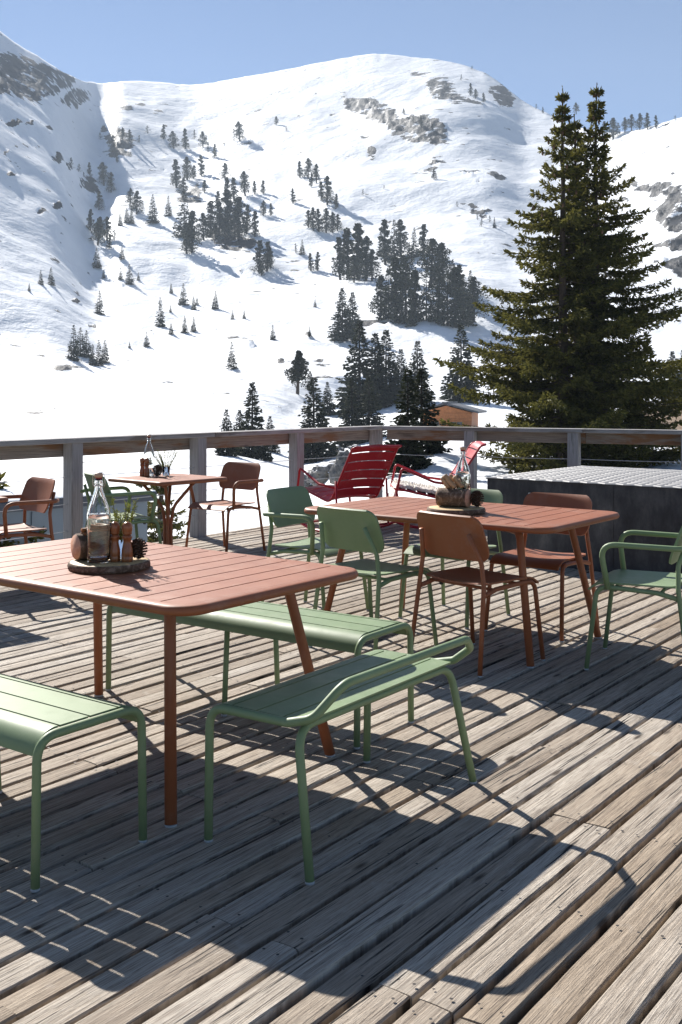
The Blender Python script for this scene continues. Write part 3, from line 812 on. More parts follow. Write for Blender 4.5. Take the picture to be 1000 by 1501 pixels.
# ---- benches
def arch_profile(wd, ht, drop, r=.065):
    h = wd / 2
    return fillet([(0, -h, ht - drop), (0, -h, ht), (0, h, ht), (0, h, ht - drop)], r, 8)
def make_bench(label, x, y, rz):
    """long axis +x, right-hand end at x = 0"""
    root = empty('slatted_bench', (x, y, 0), rz); tag(root, label, 'bench', 'low green slatted benches')
    Ln, wd, ht, r = 1.45, .40, .445, .0135
    for i in range(3):
        X = i * .7222
        if i != 1:
            b = MB(); b.tube(fillet([(X, -wd / 2 - .006, .01), (X, -wd / 2, ht - r), (X, wd / 2, ht - r), (X, wd / 2 + .006, .01)], .07, 8), r, 14)
            lg = b.build('leg_arch', M['green'], root)
        else:
            b = MB()
            for s in (-1, 1): b.tube([(X, s * (wd / 2 - .012), .01), (X, s * (wd / 2 - .034), ht - .028)], r * .92, 12)
            b.tube([(X, -wd / 2 + .05, ht - .018), (X, wd / 2 - .05, ht - .018)], .010, 10)
            lg = b.build('leg_arch', M['green'], root)
        for s in (-1, 1):
            f = MB(); foot(f, X, s * (wd / 2 + (.006 if i != 1 else -.012)), r); f.build('foot_glide', M['foot'], lg)
    # seat slats follow the arch, outer two roll down at the front and the back
    hw = wd / 2; zt = ht; R = .075
    def prof(s):   # arc-length style parameter -> (y, z)
        flat = hw - R; q = R * PI / 2 * .92
        a = abs(s)
        if a <= flat: return (s, zt)
        t = min((a - flat) / R, 1.45); return (math.copysign(flat + R * math.sin(t), s), zt - R * (1 - math.cos(t)))
    smax = hw - R + R * 1.45; g = .004
    cuts = [-smax, -(hw - R) + .012, 0 - .0, (hw - R) - .012, smax]
    b = MB()
    for k in range(4):
        a, c = cuts[k] + (g if k else 0), cuts[k + 1] - (g if k < 3 else 0)
        n = 14 if k in (0, 3) else 3
        b.sheet(lambda u, v: (.012 + u * (1.4444 - .024), *prof(v)), lin(0, 1, 6), lin(a, c, n), .006)
    b.build('seat', M['green'], root)
    return root
make_bench('green slatted bench at bottom left, on the near side of the front table', -.8667 + .398 * .5 * .593, 3.022 + .398 * .5 * .805, 2.506)
make_bench('green slatted bench behind the front table, half under its far edge', .0683 + .398 * .5 * .575, 4.240 + .398 * .5 * .818, 2.524)

def handle_bench():
    fl = [V((-.418, 3.345, 0)), V((.100, 4.072, 0))]; fr = [V((-.089, 3.065, 0)), V((.484, 3.858, 0))]
    c = (fl[0] + fl[1] + fr[0] + fr[1]) / 4; d = ((fl[1] - fl[0]) + (fr[1] - fr[0])).normalized(); rz = math.atan2(d.y, d.x)
    root = empty('handled_bench', (c.x, c.y, 0), rz); tag(root, 'short green bench with a looped low handle rail along one side', 'bench')
    hl, hw, ht, r = .445, .215, .445, .0140
    def tubepart(name, pts, rad, feet):
        b = MB(); b.tube(pts, r, 14); p = b.build(name, M['green'], root)
        for x, y in feet:
            f = MB(); foot(f, x, y, r); f.build('foot_glide', M['foot'], p)
    # one continuous tube: far-side leg, over the short end, up into the handle, along the long side and down again
    ys = -.150                                     # seat edge on the handle side
    pts = [(-hl, hw + .006, .008), (-hl, hw, ht - r), (-hl - .002, ys + .05, ht - r + .004), (-hl + .010, ys - .035, ht + .012), (-hl + .10, ys - .085, ht + .105),
           (hl - .09, ys - .115, ht + .112), (hl + .012, ys - .075, ht + .055), (hl + .004, ys - .01, ht + .004), (hl, ys + .07, ht - r), (hl, hw, ht - r), (hl, hw + .006, .008)]
    tubepart('handle_frame', fillet(pts, [.07, .05, .05, .09, .06, .04, .04, .03, .07], 8), r, [(-hl, hw + .006), (hl, hw + .006)])
    e = .49
    tubepart('side_leg_frame', fillet([(-e, -hw - .002, .008), (-hl + .0, ys + .012, ht - .020), (hl - .0, ys + .006, ht - .020), (e, -hw - .002, .008)], .085, 9), r, [(-e, -hw - .002), (e, -hw - .002)])
    R = .06
    def prof(s):
        flat = hw - R
        if s <= flat: 
            return (s, ht - .002 + .0 * s)
        t = min((s - flat) / R, 1.35); return (flat + R * math.sin(t), ht - .002 - R * (1 - math.cos(t)))
    cuts = [ys - .012, ys + .075, .03, hw - .085, hw - R + R * 1.35]
    b = MB(); g = .004
    for k in range(4):
        b.sheet(lambda u, v: (-hl + .010 + u * (2 * hl - .020), *prof(v)), lin(0, 1, 5), lin(cuts[k] + g, cuts[k + 1] - g, 12 if k == 3 else 3), .006)
    b.build('seat', M['green'], root)
    return root
handle_bench()

# ---- chairs
def make_chair(name, label, mat, arms, group):
    root = empty(name, (0, 0, 0)); tag(root, label, 'armchair' if arms else 'chair', group)
    r = .0125
    for s in (-1, 1):
        b = MB(); b.tube(fillet([(s * .247, -.262, .01), (s * .224, -.205, .44), (s * .206, -.202, .560), (s * .166, -.256, .708)], [.12, .09], 6), r, 12)
        p = b.build('rear_leg', mat, root); f = MB(); foot(f, s * .247, -.262, r); f.build('foot_glide', M['foot'], p)
        b = MB(); b.tube(fillet([(s * .247, .247, .01), (s * .228, .196, .432), (s * .222, .06, .428), (s * .214, -.10, .418), (s * .222, -.204, .395)], [.062, .1, .1], 7), r, 12)
        p = b.build('front_leg', mat, root); f = MB(); foot(f, s * .247, .247, r); f.build('foot_glide', M['foot'], p)
        if arms:
            b = MB(); b.tube(fillet([(s * .195, -.268, .650), (s * .262, -.215, .652), (s * .272, .175, .658), (s * .238, .140, .425)], [.05, .075], 8), .0145, 14)
            b.build('armrest', mat, root)
    b = MB()
    for y in (-.12, .12): b.tube([(-.22, y, .418), (.22, y, .418)], .009, 8)
    b.build('cross_bar', mat, root)
    k = MB()
    for x in (-.15, .15):
        for y in (-.12, .12): k.lathe([(.009, .398), (.011, .400), (.011, .412), (.006, .414)], (x, y, 0), 10)
    k.build('rubber_buffers', M['black'], root)
    # seat: waterfall front, slightly dished
    def hwid(y):
        w = .222; y1 = -.19; 
        rr = .05
        if y < y1 + rr: t = (y1 + rr - y) / rr; return w - rr + rr * math.sqrt(max(0, 1 - t * t))
        return w
    ys = [-.19, -.188, -.182, -.172, -.155, -.14, -.09, -.04, .02, .08, .13, .165, .19, .212, .228, .238, .243]
    def seat(u, v):
        w = hwid(v); x = u * w
        z = .452 - .012 * math.cos(u * PI / 2) * (1 if v < .1 else max(0, 1 - (v - .1) / .12))
        z += .012 * max(0, -v - .08) / .11 * 0
        if v > .15: t = (v - .15) / .093; z -= .040 * t * t * (1 if t < 1 else 1)
        return (x, v, z)
    b = MB(); b.sheet(seat, lin(-1, 1, 15), ys, .009); b.build('seat', mat, root)
    # back: rounded panel, wraps forward at the sides and leans back
    z0, z1, w0, w1 = .563, .800, .236, .226
    def bw(z):
        w = w0 + (w1 - w0) * (z - z0) / (z1 - z0); rt, rb = .055, .075
        if z > z1 - rt: t = (z - z1 + rt) / rt; return w - rt + rt * math.sqrt(max(0, 1 - t * t))
        if z < z0 + rb: t = (z0 + rb - z) / rb; return w - rb * .8 + rb * .8 * math.sqrt(max(0, 1 - t * t))
        return w
    zs = [z0 + .0004, z0 + .004, z0 + .012, z0 + .028, z0 + .05, z0 + .08, z0 + .12, z0 + .16, z1 - .055, z1 - .035, z1 - .019, z1 - .008, z1 - .002, z1 - .0004]
    def back(u, v):
        w = bw(v); x = u * w
        y = -.176 - (v - z0) * .36 + .42 * x * x + .02 * max(0, (v - z1 + .03) / .03) ** 2 * -.4
        return (x, y, v)
    b = MB(); b.sheet(back, lin(-1, 1, 17), zs, .011); b.build('backrest', mat, root)
    return root
GC, GA = 'side chairs round the farther table', 'armchairs on the deck'
def face(d): return math.atan2(d[1], d[0]) - PI / 2
src_c = {}
def chair(mat, arms, label, x, y, d):
    k = (mat, arms)
    nm = ('terracotta_' if mat == 'terra' else 'green_') + ('armchair' if arms else 'chair')
    if k not in src_c: o = src_c[k] = make_chair(nm, label, M[mat], arms, GA if arms else GC)
    else: o = copy_tree(src_c[k]); o['label'] = label
    place(o, x, y, 0, face(d)); return o
def from_rear(right, left):
    r_, l_ = V(right), V(left); a = (r_ - l_).normalized(); d = V((-a.y, a.x)); 
    c = (r_ + l_) / 2 + d * .2545; return c.x, c.y, (d.x, d.y)
x, y, d = from_rear((.704, 5.31), (.372, 5.685)); chair('terra', False, 'terracotta chair on the near side of the farther table, shown from behind', x, y, d)
x, y, d = from_rear((.186, 5.60), (-.169, 5.95)); chair('green', False, 'dark green armless chair with its backrest toward us, left of the terracotta one', x, y, d)
chair('terra', False, 'terracotta chair on the far side of the farther table, in front of the black box', 1.213, 6.41, (-.597, -.80))
chair('green', False, 'green chair on the far side of the farther table, behind the log centrepiece', .722, 6.765, (-.62, -.785))
chair('green', True, 'green armchair at the right frame edge beside the end of the farther table', 1.592, 5.575, (-.907, .42))
chair('green', True, 'green armchair at the left end of the farther table, turned to it', -.165, 6.90, (.83, -.56))
chair('terra', True, 'terracotta armchair to the right of the bistro table by the left railing', -1.046, 9.53, (-.60, -.80))
chair('green', True, 'green armchair on the near left side of the bistro table, behind the bottle', -1.74, 8.45, (.83, .55))
chair('terra', True, 'lone terracotta armchair at the left frame edge in front of the grey outbuilding', -2.40, 7.70, (-.75, -.66))

# ---- rocking chairs
def make_rocker():
    root = empty('rocking_chair', (0, 0, 0)); tag(root, 'x', 'rocking chair', 'red slatted rocking chairs')
    mat = M['red']; hw = .295
    rail = fillet([(0, .40, .425), (0, .30, .415), (0, -.13, .315), (0, -.30, .58), (0, -.50, .885), (0, -.555, .90)], [.1, .14, .5, .06], 12)
    for s in (-1, 1):
        b = MB(); b.tube([(s * hw, p.y, p.z) for p in rail], .0125, 10); b.build('side_rail', mat, root)
        # arm: front post, armrest, down to the back rail
        b = MB(); b.tube(fillet([(s * (hw + .035), .33, .06), (s * (hw + .05), .40, .40), (s * (hw + .055), .345, .655), (s * (hw + .055), .0, .505), (s * (hw + .012), -.255, .47)], [.1, .035, .12], 8), .013, 10)
        b.build('armrest', mat, root)
        b = MB(); b.tube(fillet([(s * (hw + .035), -.27, .55), (s * (hw + .04), -.30, .052)], 0), .012, 10)
        b.build('rear_strut', mat, root)
        b = MB(); pts = []
        for k in range(25):
            a = -.60 + 1.06 * k / 24; pts.append((s * (hw + .035), 1.05 * math.sin(a) + .02, .016 + 1.05 * (1 - math.cos(a))))
        b.tube(pts, .015, 10); b.build('rocker', mat, root)
    b = MB(); b.tube([(-hw, .40, .425), (hw, .40, .425)], .0125, 10); b.build('front_rail', mat, root); b = MB(); b.tube(fillet([(-hw, -.535, .893), (-hw + .02, -.555, .90), (hw - .02, -.555, .90), (hw, -.535, .893)], .02), .0125, 10); b.build('top_rail', mat, root)
    for y, z in ((.33, .075), (-.29, .075)):
        b = MB(); b.tube([(-hw - .035, y, z), (hw + .035, y, z)], .011, 8); b.build('cross_rail', mat, root)
    # slats: cut the rail's course into bands
    L = [0]
    for i in range(1, len(rail)): L.append(L[-1] + (rail[i] - rail[i - 1]).length)
    def at_(s):
        for i in range(1, len(L)):
            if L[i] >= s: t = (s - L[i - 1]) / (L[i] - L[i - 1] + 1e-9); return rail[i - 1].lerp(rail[i], t)
        return rail[-1]
    tot = L[-1]; n = 11; b = MB()
    for k in range(n):
        a, c = tot * k / n + .007, tot * (k + 1) / n - .007
        if k == 0: a = .0
        if k == n - 1: c = tot - .004
        def fn(u, v):
            p = at_(v); q = at_(min(v + .01, tot)) - at_(max(v - .01, 0)); nrm = V((0, -q.z, q.y)).normalized()
            p = p - nrm * .022 * (1 - u * u); return (u * (hw - .008), p.y, p.z)
        b.sheet(fn, lin(-1, 1, 9), lin(a, c, 5), .006)
    b.build('slatted_sling', mat, root)
    return root
RA = make_rocker(); RA['label'] = 'red slatted rocking chair with bare seat, turned away toward the mountain'
place(RA, .05, 11.15, 0, face((-.60, .80)))
RB = copy_tree(RA); RB['label'] = 'red rocking chair with a white sheepskin on its seat, side on by the corner post'
RBP = (.97, 11.5); RBD = (-.999, -.04); place(RB, RBP[0], RBP[1], 0, face(RBD))
def sheepskin():
    b = MB(); rs = random.Random(4)
    us, vs = lin(-1, 1, 22), lin(0, 1, 34)
    def fn(u, v):
        y = .44 - .66 * v; z = .475 - .13 * v if v < .86 else .475 - .13 * .86 + (v - .86) * 1.0
        if v < .10: z -= (.10 - v) ** 1.0 * 2.2
        w = .25 * (1 + .12 * noise.noise((v * 4, 1, 0)) - .25 * max(0, v - .85))
        p = V((u * w, y, z - .03 * (1 - u * u) * 0 - .05 * max(0, abs(u) - .8)))
        nn = noise.noise(p * 22) * .018 + noise.noise(p * 50) * .010
        return (p.x, p.y, p.z + nn + .012)
    b.sheet(fn, us, vs, .035)
    # tufts of wool
    for k in range(1500):
        u, v = rs.uniform(-1.03, 1.03), rs.uniform(0, 1); p = V(fn(u, v)); d = V((rs.uniform(-1, 1), rs.uniform(-1, 1), rs.uniform(-.1, 1.1))).normalized()
        t = d.orthogonal().normalized() * .007; q = p + d * rs.uniform(.025, .05) + V((0, 0, .008))
        b.add([p - t, p + t, q], [(0, 1, 2)], 0, False)
    o = b.build('sheepskin', M['sheep']); tag(o, 'shaggy white sheepskin laid over the seat of the far red rocking chair', 'sheepskin')
    place(o, RBP[0], RBP[1], 0, face(RBD))
sheepskin()

# ------------------------------------------------------------------ things on the tables
def wob(seed, amp, k=3.0):
    return lambda a, z: 1 + amp * noise.noise((math.cos(a) * k, math.sin(a) * k, seed + z * 6))
def make_tray(label, x, y, z, r, seed):
    root = empty('wood_slice_tray', (x, y, z)); tag(root, label, 'serving board', 'bark edged wood slices')
    b = MB(); b.lathe([(r * .97, .003), (r * .985, .0015), (r * .985, .026), (r * .96, .0285), (.001, .0285)], (0, 0, 0), 48, 0, None, lambda a, z: wob(seed, .05, 1.3)(a, 0) * 1.0)
    b.build('slice', M['slice'], root)
    b = MB(); b.lathe([(r * .95, 0), (r * 1.0, .003), (r * 1.015, .013), (r * 1.0, .025), (r * .975, .0292), (r * .955, .0287)], (0, 0, 0), 64, 0, None, lambda a, z: wob(seed, .05, 1.3)(a, 0) * (1 + .02 * noise.noise((math.cos(a) * 14, math.sin(a) * 14, z * 160 + seed))), False)
    b.build('bark', M['barkstrip'], root); return root
ZT = .7405
def make_bottle(label, x, y, z, level=.16, sprig=False, sc_=1.0):
    root = empty('swing_top_bottle', (x, y, z)); tag(root, label, 'bottle', 'clear swing top bottles')
    out = [(.001, .004), (.030, .002), (.041, 0), (.0452, .005), (.0455, .02), (.0455, .165), (.0445, .185), (.038, .215), (.026, .250), (.0170, .275), (.0145, .292), (.0145, .300), (.0172, .303), (.0172, .311), (.0148, .314), (.0148, .322)]
    inn = [(max(.001, r - .003), zz) for r, zz in out[::-1]]
    inn = [(r, zz) for r, zz in inn if zz > .008] + [(.036, .009), (.001, .011)]
    b = MB(); b.lathe(out + [(.0125, .324)] + inn, (0, 0, 0), 40); b.build('glass_body', M['glass'], root)
    w = MB(); wo = [(.001, .0116), (.0355, .0098), (.0418, .016)]
    for r, zz in out[4:]:
        if zz < level: wo.append((r - .0034, zz))
    rl = np.interp(level, [zz for _, zz in out[4:]], [r for r, _ in out[4:]]) - .0034
    w.lathe(wo + [(rl, level), (.001, level - .0008)], (0, 0, 0), 40); w.build('water', M['water'], root)
    c = MB(); c.lathe([(.011, .326), (.0165, .328), (.0165, .340), (.014, .344), (.001, .3445)], (0, 0, 0), 24); st = c.build('stopper', M['cork'], root)
    c = MB(); c.lathe([(.0120, .3165), (.0135, .319), (.0135, .3255), (.011, .327)], (0, 0, 0), 20); c.build('seal', M['redseal'], st)
    c = MB()
    for s in (-1, 1): c.tube(fillet([(s * .018, 0, .345), (s * .0225, 0, .335), (s * .024, .004, .300), (s * .018, .012, .288)], .008), .0013, 6)
    c.tube([(-.018, 0, .3455), (.018, 0, .3455)], .0013, 6)
    c.tube([(.0165 * math.cos(a), .0165 * math.sin(a), .296) for a in lin(0, 2 * PI, 25)[:-1]], .0012, 6, True)
    c.build('wire_bail', M['steel'], root)
    if sprig: sprig_part(root, (0, 0, .02), .15, 5, 'sprig')
    return root
def sprig_part(root, base, h, n, name, seed=1, spread=.35):
    rs = random.Random(seed); b = MB(); st = MB()
    for k in range(n):
        a = rs.uniform(0, 2 * PI); tip = V((math.cos(a) * spread * h * rs.uniform(.2, 1), math.sin(a) * spread * h * rs.uniform(.2, 1), h * rs.uniform(.65, 1)))
        p0 = V(base); N = 16
        st.tube([p0, p0 + tip * .5 + V((0, 0, .004)), p0 + tip], [.0018, .0015, .001], 5)
        for i in range(N * 5):
            t = rs.uniform(.2, 1.03); p = p0 + tip * t; d = V((rs.uniform(-1, 1), rs.uniform(-1, 1), rs.uniform(-.2, .8))).normalized() + tip.normalized() * .6
            d.normalize(); L = rs.uniform(.010, .019); w = d.orthogonal().normalized() * .0016; q = p + d * L
            b.add([p - w * .6, p + d * L * .5 - w, q, p + d * L * .5 + w], [(0, 1, 2, 3)], 0, False)
    o = b.build(name, M['sprig'], root); st.build('stem', M['bark'], o)
def make_mill(label, x, y, z, h=.155, rot=0):
    root = empty('pepper_mill', (x, y, z), rot); tag(root, label, 'pepper mill', 'turned wooden mills')
    b = MB(); b.lathe([(.001, 0), (.021, 0), (.0222, .003), (.0222, .018), (.0212, .021), (.0222, .024), (.021, .045), (.0165, .066), (.0145, .078), (.0165, .088), (.0195, .094), (.0195, .0975), (.017, .100), (.0165, .104)], (0, 0, 0), 28); b.build('mill_body', M['mill'], root)
    b = MB(); b.lathe([(.014, .1045), (.017, .106), (.0185, .109), (.0175, .113), (.0195, .121), (.0208, .131), (.0195, .142), (.014, .150), (.006, .154), (.001, .1545)], (0, 0, 0), 28); b.build('mill_knob', M['mill'], root)
    return root
def make_log(label, x, y, z, ax, r, L, seed, name='log_piece'):
    root = empty(name, (x, y, z)); tag(root, label, 'log', 'short round logs')
    a = V(ax).normalized(); b = MB()
    prof = [(r * .93, 0), (r, .002)] + [(r, L * k / 10) for k in range(1, 10)] + [(r, L - .002), (r * .93, L)]
    b.lathe(prof, (0, 0, 0), 44, 0, a, lambda t, zz: 1 + .06 * noise.noise((math.cos(t) * 2.2, math.sin(t) * 2.2, seed)) + .05 * noise.noise((math.cos(t) * 7, math.sin(t) * 7, seed + zz * 14)), False)
    b.build('bark', M['barkstrip'], root)
    e = MB()
    for zz, s in ((-.001, -1), (L + .001, 1)):
        e.lathe([(r * .945, zz - s * .002), (r * .93, zz), (.001, zz + s * .0008)][::1], (0, 0, 0), 40, 0, a, lambda t, q: 1 + .06 * noise.noise((math.cos(t) * 2.2, math.sin(t) * 2.2, seed)), False)
    e.build('sawn_end', M['logend'], root); return root
def make_cone(label, x, y, z, h=.085, tilt=0):
    root = empty('pine_cone', (x, y, z)); tag(root, label, 'pine cone', 'open brown pine cones')
    b = MB(); c = MB(); R = Matrix.Rotation(tilt, 3, 'X')
    n = 84; g = PI * (3 - math.sqrt(5))
    for k in range(n):
        t = k / (n - 1); zz = h * (.08 + .86 * t); rad = h * .40 * math.sin(PI * (.16 + .80 * t)) ** .8; a = k * g
        d = V((math.cos(a), math.sin(a), 0)); s = V((-math.sin(a), math.cos(a), 0)); up = .15 + .9 * t
        p0 = V((0, 0, zz)) + d * rad * .15; p1 = V((0, 0, zz + rad * up * .45)) + d * rad; w = h * .085 * (1 - .4 * t)
        q = [p0 - s * w * .4, p0 + s * w * .4, p1 + s * w, p1 + d * .003 + V((0, 0, -.003)), p1 - s * w]
        th = V((0, 0, .0028)); vs = [R @ v for v in q] + [R @ (v + th) for v in q]
        b.add(vs, [(4, 3, 2, 1, 0), (5, 6, 7, 8, 9)] + [(i, (i + 1) % 5, 5 + (i + 1) % 5, 5 + i) for i in range(5)], 0, False)
    b.build('scales', M['pcone'], root)
    c.lathe([(.001, 0), (h * .12, h * .05), (h * .16, h * .4), (h * .06, h * .92), (.001, h)], (0, 0, 0), 12); 
    c.v = [tuple(R @ V(v)) for v in c.v]; c.build('core', M['pcone'], root); return root
def make_jar(label, x, y, z, seed, spread):
    root = empty('sprig_glass', (x, y, z)); tag(root, label, 'glass', 'small glasses of fir sprigs')
    b = MB(); b.lathe([(.001, .003), (.026, 0), (.030, .004), (.033, .075), (.0335, .078), (.031, .078), (.028, .008), (.001, .007)], (0, 0, 0), 28); b.build('tumbler', M['glass'], root)
    sprig_part(root, (0, 0, .012), .215, 14, 'sprig', seed, spread); return root
def make_sticks(name, label, x, y, z, mat, n, L, r, seed, lean):
    root = empty(name, (x, y, z)); tag(root, label, 'sticks', None); rs = random.Random(seed)
    return root

Z1 = ZT + .0287
make_tray('bark edged wood slice on the front table under the bottle and mills', -.905, 4.13, ZT, .155, 2)
make_bottle('clear swing top water bottle between log and pepper mills on the front table', -.938, 4.098, Z1 + .0002, .185)
make_mill('left one of the two pepper mills on the front table, touching the bottle side', -.879, 4.112, Z1 + .0002)
make_mill('right one of the two pepper mills on the front table, next to the pine cone', -.829, 4.105, Z1 + .0002, .155, 1.4)
make_log('short log with its sawn face toward the left, beside the front table bottle', -1.036, 4.135, Z1 + .052, (.80, .60, 0), .051, .095, 3)
make_jar('tumbler of fir sprigs half hidden behind the front table pepper mills', -.868, 4.185, Z1 + .0002, 8, .5)
make_cone('pine cone on the front table just right of the pepper mills', -.795, 4.165, Z1 + .001, .085, .2)
def sticks(name, label, cat, specs, mat):
    """specs: base, tip, radius"""
    c = V(specs[0][0]); root = empty(name, tuple(c)); tag(root, label, cat)
    for i, (a, t, r) in enumerate(specs):
        b = MB(); a = V(a) - c; t = V(t) - c; N = 8; s = i * 3.1
        pts = [a.lerp(t, k / (N - 1)) + V((noise.noise((k * .9, s, 0)), noise.noise((k * .9, s, 5)), noise.noise((k * .9, s, 9)))) * r * .35 for k in range(N)]
        b.tube(pts, [r * (1 + .25 * noise.noise((k * 1.3, s, 2))) for k in range(N)], 7)
        b.build('stick', M[mat], root)
    return root
zz = Z1 + .094
sticks('cinnamon_bundle', 'small orange brown bundle of cinnamon sticks on top of the front table log', 'cinnamon sticks',
       [((-1.018, 4.143, zz + .006), (-0.963, 4.228, zz + .016), .008), ((-1.003, 4.133, zz + .008), (-0.948, 4.218, zz + .012), .008), ((-1.013, 4.148, zz + .022), (-0.953, 4.208, zz + .028), .009), ((-0.993, 4.158, zz + .022), (-0.970, 4.243, zz + .03), .007)], 'cinnamon')
# farther table
make_tray('bark edged wood slice under the log on the farther table', .665, 6.11, ZT, .165, 7)
make_log('log lying on the farther table with its sawn face to the right', .732, 6.085, Z1 + .054, (-.85, .50, 0), .053, .185, 12)
zt2 = Z1 + .108
sticks('split_wood_pieces', 'pale split wood pieces piled on the log of the farther table', 'kindling',
       [((.70, 6.10, zt2 + .010), (.655, 6.13, zt2 + .065), .014), ((.66, 6.12, zt2 + .006), (.600, 6.15, zt2 + .075), .016), ((.625, 6.14, zt2 + .006), (.585, 6.155, zt2 + .060), .013), ((.685, 6.15, zt2 + .010), (.635, 6.19, zt2 + .070), .015), ((.655, 6.17, zt2 + .0), (.69, 6.16, zt2 + .045), .012), ((.61, 6.18, zt2 - .01), (.672, 6.14, zt2 + .03), .014)], 'splitwood')
make_bottle('clear swing top bottle holding a green sprig behind the log on the farther table', .715, 6.215, Z1 + .0002, .20, True)
make_cone('pine cone at the right end of the log on the farther table', .785, 6.125, Z1 + .001, .10, .25)
# bistro table
make_bottle('clear swing top bottle on the bistro table by the left railing', -1.625, 8.96, ZT, .06)
make_mill('left one of two slim mills on the bistro table', -1.665, 8.87, ZT)
make_mill('right one of two slim mills on the bistro table, nearest the cone', -1.622, 8.845, ZT, .155, .8)
make_cone('dark pine cone on the bistro table in front of the sprig glass', -1.532, 8.84, ZT + .001, .10, -.15)
make_jar('glass of fir sprigs on the bistro table beside the pine cone', -1.475, 8.93, ZT, 21, .9)

# ------------------------------------------------------------------ trees
def add_diamond(V_, F_, p, d, s, L, w):
    o = len(V_); V_ += [p, p + d * (L * .45) + s * w, p + d * L, p + d * (L * .45) - s * w]; F_.append((o, o + 1, o + 2, o + 3))
def mesh_from(V_, F_, name, mats, mi=None):
    me = bpy.data.meshes.new(name); me.from_pydata([tuple(v) for v in V_], [], F_); me.update()
    for m in mats: me.materials.append(m)
    if mi is not None: me.polygons.foreach_set('material_index', mi)
    return me
def trunk_into(V_, F_, pts, rads, seg=6):
    b = MB(); b.tube(pts, rads, seg); o = len(V_); V_.extend([V(p) for p in b.v]); F_.extend([tuple(i + o for i in f) for f in b.f])
def far_spruce(seed, n, wide=.19, bare=.04, rag=.3):
    """unit height; many small sprays on drooping whorls"""
    rs = random.Random(seed); Vt, Ft = [], []; Vn, Fn = [], []
    trunk_into(Vt, Ft, [(0, 0, -.08), (0, 0, .3), (0, 0, .98)], [.022, .016, .003])
    nb = int(n / 11)
    for k in range(nb):
        t = bare + (1 - bare) * (rs.random() ** 1.25); 
        L = wide * (1 - t) ** .85 * rs.uniform(1 - rag, 1.08) + .012; a = rs.uniform(0, 2 * PI); d = V((math.cos(a), math.sin(a), 0))
        if t > .93: L = .02
        droop = -.30 * (1 - t) * L + .0
        m = max(4, int(11 * L / wide + 3))
        for i in range(m):
            u = rs.uniform(.15, 1); p = V((0, 0, t)) + d * (L * u) + V((0, 0, droop * u * 1.3 + .28 * L * max(0, u - .6)))
            s = rs.uniform(-1, 1); side = V((-d.y, d.x, 0)) * s
            q = (d * .8 + side * .9 + V((0, 0, rs.uniform(-.5, .25)))).normalized(); o = q.orthogonal().normalized(); o = (Matrix.Rotation(rs.uniform(0, PI), 3, q) @ o)
            sz = (.022 + .03 * (1 - t)) * rs.uniform(.7, 1.3); add_diamond(Vn, Fn, p, q, o, sz, sz * .34)
    for k in range(14):
        p = V((0, 0, rs.uniform(.93, .985))); q = V((rs.uniform(-1, 1), rs.uniform(-1, 1), 1.2)).normalized(); add_diamond(Vn, Fn, p, q, q.orthogonal().normalized(), .028, .006)
    return (Vt, Ft), (Vn, Fn)
def far_pine(seed, n, bare=.3, wd=.28, nc=9):
    rs = random.Random(seed); Vt, Ft = [], []; Vn, Fn = [], []
    lean = V((rs.uniform(-.06, .06), rs.uniform(-.06, .06), 0))
    trunk_into(Vt, Ft, [V((0, 0, -.08)), V((0, 0, bare)) + lean * .5, V((0, 0, .85)) + lean], [.036, .028, .008])
    cl = []
    for k in range(nc):
        f = (k + .5) / nc; t = bare + (.93 - bare) * f; a = k * 2.4 + rs.uniform(-.8, .8); env = wd * (1 - f) ** .62 * (1.0 if f > .12 else .7)
        rr = env * rs.uniform(.30, .80)
        c = V((math.cos(a) * rr, math.sin(a) * rr, t)) + lean * t; R = max(.045, wd * rs.uniform(.28, .50) * (1.1 - .75 * f)); cl.append((c, R))
        trunk_into(Vt, Ft, [V((0, 0, t - .05)) + lean * t, c], [.010, .004], 4)
    for f in (.3, .5, .7, .85): cl.append((V((0, 0, bare + (1 - bare) * f)) + lean * f, wd * .36 * (1.1 - f)))
    cl.append((V((0, 0, .955)) + lean, .035))
    for k in range(n):
        c, R = rs.choice(cl); d = V((rs.gauss(0, 1), rs.gauss(0, 1), rs.gauss(0, 1))).normalized(); p = c + V((d.x, d.y, d.z * .8)) * R * rs.uniform(.3, 1.08)
        q = (d + V((rs.uniform(-.7, .7), rs.uniform(-.7, .7), rs.uniform(-.2, .8)))).normalized(); o = Matrix.Rotation(rs.uniform(0, PI), 3, q) @ q.orthogonal().normalized()
        s = rs.uniform(.022, .046); add_diamond(Vn, Fn, p, q, o, s, s * .42)
    return (Vt, Ft), (Vn, Fn)
def single(parts, name):
    (Vt, Ft), (Vn, Fn) = parts; o = len(Vt)
    return mesh_from(Vt + Vn, Ft + [tuple(i + o for i in f) for f in Fn], name, [M['farbark'], M['farneedle']], [0] * len(Ft) + [1] * len(Fn))
SMALL = {'s': [single(far_spruce(20 + k, 2600, .21 + .02 * (k % 3), .03), 'spruce_small') for k in range(4)],
         'p': [single(far_pine(40 + k, 2300, .05 + .05 * (k % 3), (.22, .30, .36, .25, .40)[k], 14), 'pine_small') for k in range(5)],
         'b': [single(far_pine(60 + k, 900, .02, .46, 8), 'shrub_small') for k in range(3)]}
BIG = {}
for k in range(3):
    a, n = far_spruce(80 + k, 5200, .20 + .025 * k, .02, .4); BIG['s', k] = (mesh_from(*a, 'spruce_trunk', [M['farbark']]), mesh_from(*n, 'spruce_crown', [M['farneedle']]))
for k in range(2):
    a, n = far_pine(95 + k, 4600, .28, .32, 14); BIG['p', k] = (mesh_from(*a, 'pine_trunk', [M['bark']]), mesh_from(*n, 'pine_crown', [M['farneedle']]))
